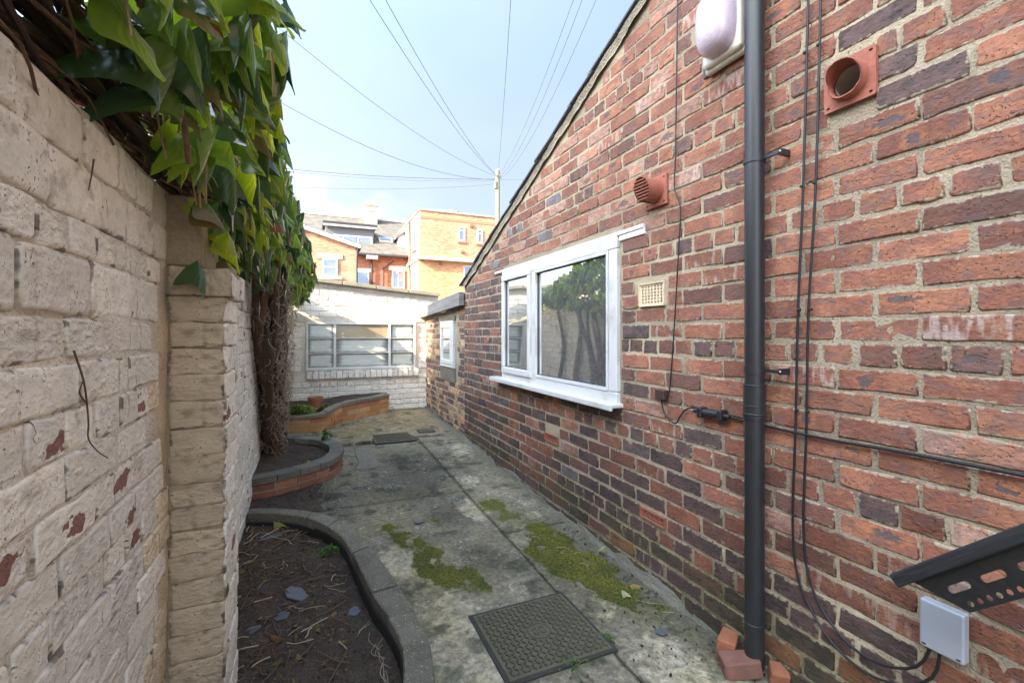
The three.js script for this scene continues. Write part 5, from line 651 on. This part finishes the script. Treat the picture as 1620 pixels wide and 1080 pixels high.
const shard = (X, Z, y, w, d, ry, label, seed) => { const R = rng(seed), n = 6, s = new THREE.Shape(Array.from({ length: n }, (_, i) => { const a = i / n * 6.283 + R() * 0.5; return new THREE.Vector2(Math.cos(a) * w / 2 * (0.7 + 0.4 * R()), Math.sin(a) * d / 2 * (0.7 + 0.4 * R())); })); const g = new THREE.ExtrudeGeometry(s, { depth: 0.005, bevelEnabled: true, bevelSize: 0.001, bevelThickness: 0.001, bevelSegments: 1 }).rotateX(-Math.PI / 2); const m = tag(part('slate_shard', worldUV(g), M(0.095, 0.10, 0.112, 0.5, { ...grainTex, bumpScale: 0.002 })), label, 'slate'); m.position.copy(V(X, y, Z)); m.rotation.set(0.12 * (R() - 0.3), ry, 0.25 * (R() - 0.5)); };
shard(-0.21, 3.17, 0.0, 0.17, 0.06, 0.15, 'long dark slate piece at the far end of the near soil bed', 1); shard(-0.06, 2.50, -0.035, 0.10, 0.17, 0.5, 'largest pointed slate shard lying in the middle of the near soil bed', 2); shard(-0.12, 2.33, -0.035, 0.09, 0.07, 0.9, 'small slate chip just in front of the largest shard', 3); shard(0.19, 2.26, -0.05, 0.06, 0.08, 0.2, 'blue grey slate chip beside the inner side of the kerb', 4); shard(-0.23, 2.25, -0.025, 0.08, 0.05, 0.3, 'slate chip lying close to the painted wall in the soil', 5); shard(0.65, 2.96, 0.028, 0.075, 0.05, 0.2, 'blue grey slate chip on the mossy concrete path', 6); shard(1.34, 1.5, 0.006, 0.05, 0.06, 0.7, 'slate chip on the path right of the near manhole cover', 7); shard(-0.09, 3.66, 0.035, 0.05, 0.04, 0.1, 'slate chip on the dirt between the two beds', 8);
{ // dead leaves and twigs
  const dl = (X, Z, y, s, label, m, i) => { const o = tag(part('fallen_leaf', leafG[i], m), label, 'leaf'); o.position.copy(V(X, y, Z)); o.scale.setScalar(s); o.rotation.set(-1.55, 0.15, i * 1.3); o.position.y += 0.012; };
  const tan = LM(0.52, 0.30, 0.12, 0.1, leafTex, 0.1), rust = LM(0.36, 0.12, 0.04, 0.1, leafTex, 0.1), pale = LM(0.55, 0.46, 0.30, 0.1, leafTex, 0.1);
  dl(1.44, 1.82, 0.012, 0.09, 'curled tan leaf on the path near the wall foot', tan, 6); dl(1.52, 2.16, 0.04, 0.07, 'pale dry leaf against the cement fillet of the wall', pale, 4); dl(1.36, 1.78, 0.02, 0.05, 'white curl of dry leaf before the tan leaf', pale, 10); dl(-0.24, 2.72, -0.02, 0.07, 'orange leaf on the soil beside the painted wall', tan, 3); dl(-0.11, 2.14, -0.03, 0.06, 'dark red brown leaf lying in the soil bed', rust, 8); dl(-0.2, 3.3, 0.03, 0.08, 'yellow leaf at the far left corner of the soil bed', LM(0.4, 0.3, 0.06, 0.1, leafTex, 0.1), 1); dl(-0.02, 4.15, gy(4.2) + 0.13, 0.08, 'tan leaf on the soil of the half round planter', tan, 2);
  const R = rng(81), tw = [], pale2 = [], crumbs = [], lf = [];
  for (let i = 0; i < 190; i++) { const X = -0.36 + 0.5 * Math.pow(R(), 1.7), Z = 1.9 + R() * 1.45, l = 0.03 + 0.13 * R() * R(), a = R() * 6.3; if (X > midX(Z) - 0.1) continue; const f = (t) => V(X + Math.cos(a) * l * t, soilY(X, Z) + 0.006 + 0.012 * R(), Z + Math.sin(a) * l * t); (i % 5 ? tw : pale2).push(tube([f(-1), f(-0.4).add(new THREE.Vector3(Math.sin(a), 0, Math.cos(a)).multiplyScalar(l * (R() - 0.5) * 0.35)), f(0.4).add(new THREE.Vector3(Math.sin(a), 0, Math.cos(a)).multiplyScalar(l * (R() - 0.5) * 0.4)), f(1)], 0.0012 + 0.0022 * R(), 8, 4)); }
  for (let i = 0; i < 26; i++) { const t = R(), Z = 1.75 + t * 0.4, X = midX(Z) - 0.075 - 0.045 * R(), e = (R() - 0.5) * 0.12, k = 0.5 + R(); if (i % 2) continue; pale2.push(tube([V(X, soilY(X, Z) + 0.02, Z), V(X - 0.02 + e * 0.5, soilY(X, Z) + 0.03 * R(), Z - 0.05 * k), V(X + e, soilY(X, Z) + 0.01, Z - 0.1 * k)], 0.0011, 6, 4)); }
  for (let i = 0; i < 10; i++) { const X = 1.15 + 0.35 * R(), Z = 1.5 + R() * 1.2, a = R() * 6.3, l = 0.02 + 0.04 * R(); pale2.push(tube([V(X, gy(Z) + 0.008, Z), V(X + l * Math.cos(a), gy(Z) + 0.014, Z + l * Math.sin(a)), V(X + 2 * l * Math.cos(a + 0.3), gy(Z) + 0.008, Z + 2 * l * Math.sin(a + 0.3))], 0.001, 6, 4)); }
  tag(part('twig_litter', merge(tw), M(0.14, 0.08, 0.048, 0.9)), 'brown twigs scattered over the near soil bed', 'twigs', null, 'stuff'); tag(part('straw_litter', merge(pale2), M(0.38, 0.305, 0.21, 0.9)), 'pale dry stalks and straw lying on soil and path', 'straw', null, 'stuff');
  for (let i = 0; i < 240; i++) { const X = -0.36 + 0.55 * Math.pow(R(), 1.6), Z = 1.6 + R() * 1.75; if (X > midX(Z) - 0.09) continue; const s = 0.012 + 0.03 * R(); lf.push(leafG[Math.floor(R() * 12)].clone().applyMatrix4(new THREE.Matrix4().compose(V(X, soilY(X, Z) + 0.008, Z), new THREE.Quaternion().setFromEuler(new THREE.Euler(-1.2 - R() * 0.6, R() * 6.3, R() * 0.6, 'YXZ')), new THREE.Vector3(s, s, s)))); }
  tag(part('leaf_litter', mergeGeometries(lf), LM(0.30, 0.17, 0.075, 0.1, leafTex, 0.1)), 'small brown leaf crumbs over the near soil bed', 'leaf litter', null, 'stuff');
  const ig = new THREE.IcosahedronGeometry(1, 0), spots = []; for (let i = 0; i < 5000; i++) { const k = R(); let X, Z, y; if (k < 0.62) { X = -0.38 + 0.75 * R(); Z = 1.3 + 2.1 * R(); if (X > midX(Z) - 0.07) continue; y = soilY(X, Z); } else if (k < 0.75) { X = -0.38 + 0.55 * R(); Z = 3.5 + 0.5 * R(); y = gy(Z) + 0.012; } else { X = 1.05 + 0.48 * Math.sqrt(R()); Z = 1.15 + 2.0 * R(); y = gy(Z) + lumps(X, Z); } spots.push([X, y, Z, k]); }
  const im = new THREE.InstancedMesh(ig, M(1, 1, 1, 0.9, { ...grainTex }), spots.length), d = new THREE.Object3D(); spots.forEach(([X, y, Z, k], i) => { const s = 0.001 + 0.005 * Math.pow(R(), 4); d.position.copy(V(X, y + s * 0.4, Z)); d.rotation.set(R() * 6, R() * 6, R() * 6); d.scale.set(s * (0.7 + R() * 0.8), s * (0.4 + R() * 0.6), s); d.updateMatrix(); im.setMatrixAt(i, d.matrix); const q = R(); im.setColorAt(i, q < 0.5 ? col(0.07, 0.05, 0.04) : q < 0.8 ? col(0.2, 0.17, 0.14) : col(0.5, 0.46, 0.4)); }); im.name = nm('gravel'); im.castShadow = im.receiveShadow = true; tag(im, 'loose grit and crumbs on the soil bed and along the wall foot', 'grit', null, 'stuff'); scene.add(im);
}

{ // dead creeper stems stuck to the painted wall
  const m = M(0.11, 0.06, 0.04, 0.9), go = (pts, label) => tag(part('dead_tendril', tube(pts.map(p => V(LX + 0.012 + 0.008 * h2(Math.round(p[1] * 1e3), 3, 5), p[0], p[1])), 0.0019, pts.length * 6, 6, 0.5), m), label, 'dead stem');
  go([[1.22, 1.027], [1.17, 1.043], [1.122, 1.071], [1.088, 1.066], [1.056, 1.086], [1.027, 1.112], [1.004, 1.151]], 'long dead creeper stem stuck to the painted wall left of the pier');
  go([[1.122, 1.071], [1.145, 1.05], [1.165, 1.047]], 'short side shoot of the dead creeper stem on the painted wall');
  go([[1.572, 1.091], [1.54, 1.084], [1.512, 1.087]], 'dark dead stem scrap high on the painted wall below the ivy');
}

// ---------------------------------------------------------------- houses beyond the garage
{
  const wallM = M(1, 1, 1, 0.9, { ...farBrick, bumpScale: 0.006 }), roofM = M(0.42, 0.41, 0.40, 0.85, { ...slateTex, bumpScale: 0.006 }), k225 = g => { const u = g.attributes.uv; for (let i = 0; i < u.count; i++) u.setXY(i, u.getX(i) / 2.25, u.getY(i) / 2.25); return g; };
  const smooth = M(0.50, 0.24, 0.115, 0.9, { ...grainTex, bumpScale: 0.003 }), stone = M(0.62, 0.55, 0.43, 0.85), white = mat.pvc, black = M(0.03, 0.03, 0.032, 0.6), lead = M(0.13, 0.135, 0.15, 0.7);
  const farGlass = M(0.30, 0.36, 0.44, 0.05, { metalness: 0.75 });
  function sashWindow(parent, X0, X1, y0, y1, Z, midBar, lintel, sill, vbars = 0) { // faces the camera
    const f = 0.07, w = part('window', merge([box(X0, X1, y0, y0 + f, Z - 0.06, Z + 0.05), box(X0, X1, y1 - f, y1, Z - 0.06, Z + 0.05), box(X0, X0 + f, y0 + f + 0.001, y1 - f - 0.001, Z - 0.0602, Z + 0.05), box(X1 - f, X1, y0 + f + 0.001, y1 - f - 0.001, Z - 0.0602, Z + 0.05), ...(midBar ? [box(X0 + f, X1 - f, midBar - 0.035, midBar + 0.035, Z - 0.055, Z + 0.05)] : []), ...Array.from({ length: vbars }, (_, i) => { const x = lerp(X0, X1, (i + 1) / (vbars + 1)); return box(x - 0.03, x + 0.03, y0 + f + 0.002, y1 - f - 0.002, Z - 0.054, Z + 0.05); })]), white, parent);
    if (midBar) { part('pane', box(X0 + f, X1 - f, y0 + f, midBar - 0.036, Z - 0.02, Z - 0.01), farGlass, w); part('pane', box(X0 + f, X1 - f, midBar + 0.036, y1 - f, Z - 0.02, Z - 0.01), farGlass, w); } else part('pane', box(X0 + f, X1 - f, y0 + f, y1 - f, Z - 0.02, Z - 0.01), farGlass, w);
    if (lintel) part('lintel', box(X0 - 0.22, X1 + 0.22, y1 + 0.002, y1 + lintel, Z - 0.05, Z + 0.05), stone, parent);
    if (sill) part('sill', box(X0 - 0.2, X1 + 0.2, y0 - 0.14, y0 - 0.002, Z - 0.14, Z + 0.05), stone, parent);
  }
  { // gabled house, left
    const o = thing('gabled_house', 'orange brick gabled house with white bargeboards behind the ivy end', 'house'), Z = 24, ap = [-0.415, 6.36], er = [2.17, 5.60], el = [-3.0, 5.60];
    part('wall', k225(prism([[-2.95, 0], [2.10, 0], [2.10, 5.56], [ap[0], 6.30], [-2.95, 5.56]], 24, 32, 'Z')), wallM, o);
    part('roof', k225(merge([prism([[2.3, 5.60], [2.3, 5.68], [ap[0], 6.46], [ap[0], 6.38]], 23.85, 32, 'Z'), prism([[-3.15, 5.60], [-3.15, 5.68], [ap[0], 6.46], [ap[0], 6.38]], 23.85, 32, 'Z')])), roofM, o);
    part('bargeboard', merge([prism([[2.28, 5.44], [2.28, 5.62], [ap[0] + 0.001, 6.41], [ap[0] + 0.001, 6.22]], 23.80, 23.845, 'Z'), prism([[-3.12, 5.44], [-3.12, 5.62], [ap[0] - 0.001, 6.41], [ap[0] - 0.001, 6.22]], 23.80, 23.845, 'Z')]), white, o);
    sashWindow(o, -1.35, -0.24, 4.05, 5.18, Z, 4.62, 0.22, true); sashWindow(o, 0.55, 1.24, 4.02, 4.88, Z, 4.46, 0.22, true); sashWindow(o, 0.55, 1.24, 1.9, 3.05, Z, 2.5, 0.22, true); sashWindow(o, -1.35, -0.24, 1.9, 3.3, Z, 2.6, 0.22, true);
    part('downpipe', tube([V(2.16, 5.45, 23.9), V(2.14, 5.3, 23.92), V(2.14, 0, 23.92)], 0.045, 12, 8), black, o); part('gutter', box(2.2, 2.32, 5.42, 5.52, 23.86, 32), black, o);
  }
  { // terraced house across the back, with a long slate roof
    const o = thing('terraced_house', 'long terraced house with a tan slate roof, chimney and dormers at the back', 'house'), Zw = 32, ye = 6.45, Zr = 37.5, yr = 10.05, slope = (yr - ye) / (Zr - 31.6), ry = Z => ye + (Z - 31.6) * slope;
    part('wall', k225(box(-9, 14, 0, ye - 0.02, Zw, 43)), M(0.78, 0.68, 0.66, 0.9, { ...farBrick, bumpScale: 0.006 }), o);
    const roof = part('roof', k225(merge([prism([[31.6, ye], [31.6, ye + 0.12], [Zr, yr + 0.12], [Zr, yr]], -9.1, 14.1, 'X'), prism([[43.4, ye], [43.4, ye + 0.12], [Zr + 0.001, yr + 0.12], [Zr + 0.001, yr]], -9.1, 14.1, 'X')])), roofM, o);
    part('gutter', box(-9.1, 14.1, ye - 0.06, ye + 0.05, 31.48, 31.6), black, o);
    for (let i = 0; i < 26; i++) { const X = -6 + i * 0.62; part('ridge_tile', worldUV(new RoundedBoxGeometry(0.60, 0.14, 0.30, 2, 0.04).translate(X, yr + 0.14, -Zr)), stone, roof); if (i % 1 === 0) part('ridge_crest', new THREE.CylinderGeometry(0.05, 0.09, 0.14, 8).translate(X, yr + 0.27, -Zr), stone, roof); }
    const ch = part('chimney', k225(box(3.85, 4.75, 9.2, 11.05, 36.6, 37.4)), M(0.62, 0.52, 0.36, 0.9, { ...mortarTex, bumpScale: 0.02 }), o); part('chimney_cap', merge([box(3.78, 4.82, 11.052, 11.2, 36.52, 37.48), box(3.80, 4.80, 10.6, 10.68, 36.55, 37.45)]), stone, ch); for (const X of [4.05, 4.33, 4.6]) part('chimney_pot', new THREE.CylinderGeometry(0.09, 0.12, 0.34, 12).translate(X, 11.36, -37), M(0.55, 0.45, 0.3, 0.9), ch);
    // flat roofed dormer
    const d = part('dormer', box(0.95, 4.05, 7.0, 8.55, 33.1, 36), lead, o); part('dormer_roof', box(0.78, 4.25, 8.552, 8.70, 32.75, 36.2), black, d); part('dormer_fascia', box(0.8, 4.23, 8.42, 8.551, 32.78, 33.0), white, d);
    part('dormer_window', merge([box(1.1, 3.95, 7.12, 7.22, 33.02, 33.11), box(1.1, 3.95, 7.80, 7.90, 33.02, 33.11), ...[1.1, 2.0, 2.95, 3.85].map(x => box(x, x + 0.1, 7.221, 7.799, 33.0202, 33.11))]), white, d); for (const x of [1.201, 2.101, 3.051]) part('pane', box(x, x + 0.79, 7.222, 7.798, 33.06, 33.07), farGlass, d);
    // gabled dormer to the right
    const e = part('dormer', prism([[5.72, 6.95], [7.3, 6.95], [7.3, 8.0], [6.5, 8.62], [5.72, 8.0]], 32.9, 35.5, 'Z'), M(0.80, 0.80, 0.80, 0.7), o); part('dormer_roof', merge([prism([[5.5, 7.86], [5.5, 7.98], [6.5, 8.80], [6.5, 8.66]], 32.7, 36.2, 'Z'), prism([[7.5, 7.86], [7.5, 7.98], [6.501, 8.80], [6.501, 8.66]], 32.7, 36.2, 'Z')]), lead, e); part('dormer_window', merge([box(6.12, 6.9, 7.1, 7.2, 32.84, 32.9), box(6.12, 6.9, 7.9, 8.0, 32.84, 32.9), box(6.12, 6.2, 7.201, 7.899, 32.8402, 32.9), box(6.82, 6.9, 7.201, 7.899, 32.8402, 32.9)]), white, e); part('pane', box(6.201, 6.819, 7.201, 7.899, 32.86, 32.87), farGlass, e);
    // roof light
    const sk = part('roof_light', worldUV(new THREE.BoxGeometry(0.95, 0.12, 0.75)), stone, o); sk.position.copy(V(4.95, ry(33.7) + 0.16, 33.7)); sk.rotation.x = Math.atan(slope); const sp = part('pane', new THREE.BoxGeometry(0.75, 0.02, 0.55).translate(0, 0.065, 0), farGlass, sk);
    sashWindow(o, 2.72, 3.62, 3.35, 5.35, Zw, 4.1, 0.2, true); sashWindow(o, 5.12, 5.98, 3.3, 5.55, Zw, 4.4, 0.3, true, 1); sashWindow(o, 6.42, 7.3, 3.3, 5.45, Zw, 4.4, 0.3, true, 1); sashWindow(o, -3.2, -2.2, 3.3, 5.4, Zw, 4.3, 0.3, true);
    part('downpipe', merge([tube([V(3.78, 6.3, 31.85), V(3.78, 0, 31.85)], 0.06, 6, 8), tube([V(4.55, 5.7, 31.85), V(4.55, 0, 31.85)], 0.05, 6, 8), tube([V(5.25, 6.2, 31.85), V(4.55, 5.6, 31.85)], 0.04, 6, 8)]), black, o);
    part('satellite_bracket', merge([box(3.4, 4.1, 6.15, 6.35, 31.3, 31.7)]), M(0.7, 0.7, 0.7, 0.6), o);
  }
  { // three storey flat roofed block, right
    const o = thing('flat_roofed_house', 'tall flat roofed orange brick block right of the terraced house', 'house'), Z = 28, X0 = 6.17, X1 = 16;
    const up = part('wall', k225(box(X0, X1, 6.0, 8.78, Z, 36)), wallM, o); part('lower_wall', k225(box(X0, X1, 0, 5.80, Z + 0.32, 36)), M(0.72, 0.43, 0.24, 0.9, { ...rep(farBrick, 1), color: col(1.15, 1.2, 1.05), bumpScale: 0.004 }), o);
    part('string_course', merge([box(X0 - 0.08, X1, 5.80, 5.998, Z - 0.09, 36)]), stone, o); part('soldier_course', k225(box(X0 + 0.01, X1 - 0.01, 8.30, 8.46, Z - 0.025, Z + 0.02)), M(0.42, 0.18, 0.1, 0.9), o);
    part('parapet_coping', box(X0 - 0.06, X1, 8.782, 8.88, Z - 0.07, 36.1), M(0.34, 0.30, 0.22, 0.9), o);
    part('roof', box(X0 + 0.3, X1 - 0.3, 8.80, 8.86, Z + 0.3, 35.8), lead, o);
    sashWindow(o, 8.62, 9.04, 7.10, 8.0, Z, 7.75, 0, false); sashWindow(o, 9.86, 10.24, 7.06, 7.95, Z, 7.68, 0, false); sashWindow(o, 9.05, 9.95, 4.55, 5.6, Z + 0.32, 0, 0, true);
    { const sm = M(0.40, 0.17, 0.1, 0.9); part('sill', box(8.55, 9.11, 6.98, 7.098, Z - 0.08, Z + 0.02), sm, o); part('sill', box(9.79, 10.31, 6.94, 7.058, Z - 0.08, Z + 0.02), sm, o); }
    { const vm = M(0.30, 0.13, 0.08, 0.8); for (const b of [box(9.35, 9.55, 8.05, 8.25, Z - 0.12, Z + 0.02), box(8.75, 8.92, 6.35, 6.52, Z - 0.12, Z + 0.02), box(7.4, 7.62, 5.55, 5.7, Z + 0.24, Z + 0.34)]) part('vent', b, vm, o); }
    for (const [za, zb, ya, yb] of [[29.0, 30.0, 6.6, 8.1], [32.2, 33.2, 6.6, 8.1], [29.0, 30.0, 3.4, 5.2], [32.2, 33.2, 3.4, 5.2]]) { const x = ya < 6 ? X0 : X0, w = part('window', merge([box(x - 0.03, x + 0.05, ya, ya + 0.07, za, zb), box(x - 0.03, x + 0.05, yb - 0.07, yb, za, zb), box(x - 0.0302, x + 0.05, ya + 0.071, yb - 0.071, za, za + 0.07), box(x - 0.0302, x + 0.05, ya + 0.071, yb - 0.071, zb - 0.07, zb)]), white, o); part('pane', box(x - 0.012, x - 0.006, ya + 0.071, yb - 0.071, za + 0.071, zb - 0.071), farGlass, w); part('sill', box(x - 0.12, x + 0.02, ya - 0.1, ya - 0.002, za - 0.1, zb + 0.1), stone, o); }
    part('downpipe', tube([V(X0 - 0.07, 8.7, 30.9), V(X0 - 0.07, 6.0, 30.9), V(X0 - 0.14, 5.9, 30.9), V(X0 - 0.07, 5.7, 30.9), V(X0 - 0.07, 0, 30.9)], 0.05, 30, 8), black, o);
    const ch = part('chimney_pot', new THREE.LatheGeometry([[0.13, 0], [0.13, 0.5], [0.17, 0.52], [0.17, 0.62], [0.12, 0.62]].map(p => new THREE.Vector2(...p)), 16).translate(9.1, 8.86, -30), M(0.42, 0.12, 0.06, 0.8), o);
    part('aerial', merge([tube([V(8.75, 8.85, 30), V(8.75, 9.6, 30)], 0.012, 4, 5), tube([V(7.2, 9.42, 30), V(8.8, 9.56, 30)], 0.012, 4, 5)]), M(0.6, 0.6, 0.6, 0.5), o);
  }
}
// ---------------------------------------------------------------- pole and wires
{
  const o = thing('telegraph_pole', 'weathered wooden telegraph pole beyond the sloping brick gable', 'telegraph pole'), PX = 8.06, PZ = 20.0, TOP = 8.85;
  part('pole', new THREE.CylinderGeometry(0.10, 0.14, TOP, 14).translate(PX, TOP / 2, -PZ), M(0.31, 0.26, 0.17, 0.9, { ...barkTex, bumpScale: 0.01 }), o);
  part('pole_cap', new THREE.CylinderGeometry(0.05, 0.11, 0.10, 12).translate(PX, TOP + 0.05, -PZ), M(0.35, 0.33, 0.28, 0.8), o);
  part('terminal_box', box(PX - 0.17, PX - 0.09, 8.0, 8.35, PZ - 0.13, PZ + 0.02, 0.01), M(0.2, 0.19, 0.16, 0.7), o);
  part('hook', merge(Array.from({ length: 6 }, (_, i) => new THREE.TorusGeometry(0.05, 0.012, 6, 12).rotateY(i).translate(PX + 0.13 * Math.cos(i * 1.05), 8.6, -PZ + 0.13 * Math.sin(i * 1.05)))), M(0.2, 0.2, 0.2, 0.5, { metalness: 0.6 }), o);
  const wireM = M(0.10, 0.10, 0.11, 0.6), c = Math.cos(TH), s = Math.sin(TH);
  const at = (px, py, t) => { const u = (px - 810) / 727, v = (527 - py) / 727; return V((u * c + s) * t, 1.25 + v * t, (c - u * s) * t); }; // where a sight line measured in the photo is t metres deep
  const wire = (px, py, t, r, sag, label, ext = 1.6, dy = 0) => { const A = V(PX, 8.6 + dy, PZ), B = at(px, py, t), pts = []; for (let k = 0; k <= 14; k++) { const q = k / 14 * ext, p = A.clone().lerp(B, q); const m = q * (1 - q); p.y -= sag * m; pts.push(p); } tag(part('overhead_wire', tube(pts, r, 40, 5), wireM), label, 'wire', null); };
  wire(585, 0, 7.6, 0.006, 1.2, 'left of the close pair of wires rising left from the pole'); wire(610, 0, 7.6, 0.006, 1.2, 'right of the close pair of wires rising left from the pole'); wire(808, 0, 8, 0.006, 1.2, 'single wire running almost straight up from the telegraph pole');
  wire(907, 0, 8.5, 0.006, 1.6, 'left of the three wires fanning right above the gable'); wire(921, 0, 8.5, 0.006, 2.2, 'middle of the three wires fanning right above the gable', 1.6, -0.1); wire(943, 0, 8.5, 0.006, 2.4, 'right of the three wires fanning right above the gable', 1.6, -0.2);
  wire(430, 35, 9.5, 0.006, 1.6, 'upper of the two wires slanting down from the ivy to the pole', 1.5); wire(424, 150, 13, 0.008, 2.4, 'lower of the two wires slanting down from the ivy to the pole', 1.4, -0.15);
  wire(455, 267, 19, 0.013, 0.5, 'thick upper level cable running left from the pole top', 1.6, -0.12); wire(455, 271, 18.6, 0.007, 0.6, 'thin level cable just under the thick one left of the pole', 1.6, -0.2); wire(500, 297, 19, 0.008, 0.5, 'lowest level cable sagging left of the pole', 1.6, -0.35);
  wire(880, 278, 24, 0.006, 0.3, 'short faint wire going right from the pole behind the gable', 1.5, -0.15);
}
renderer.render(scene, camera);
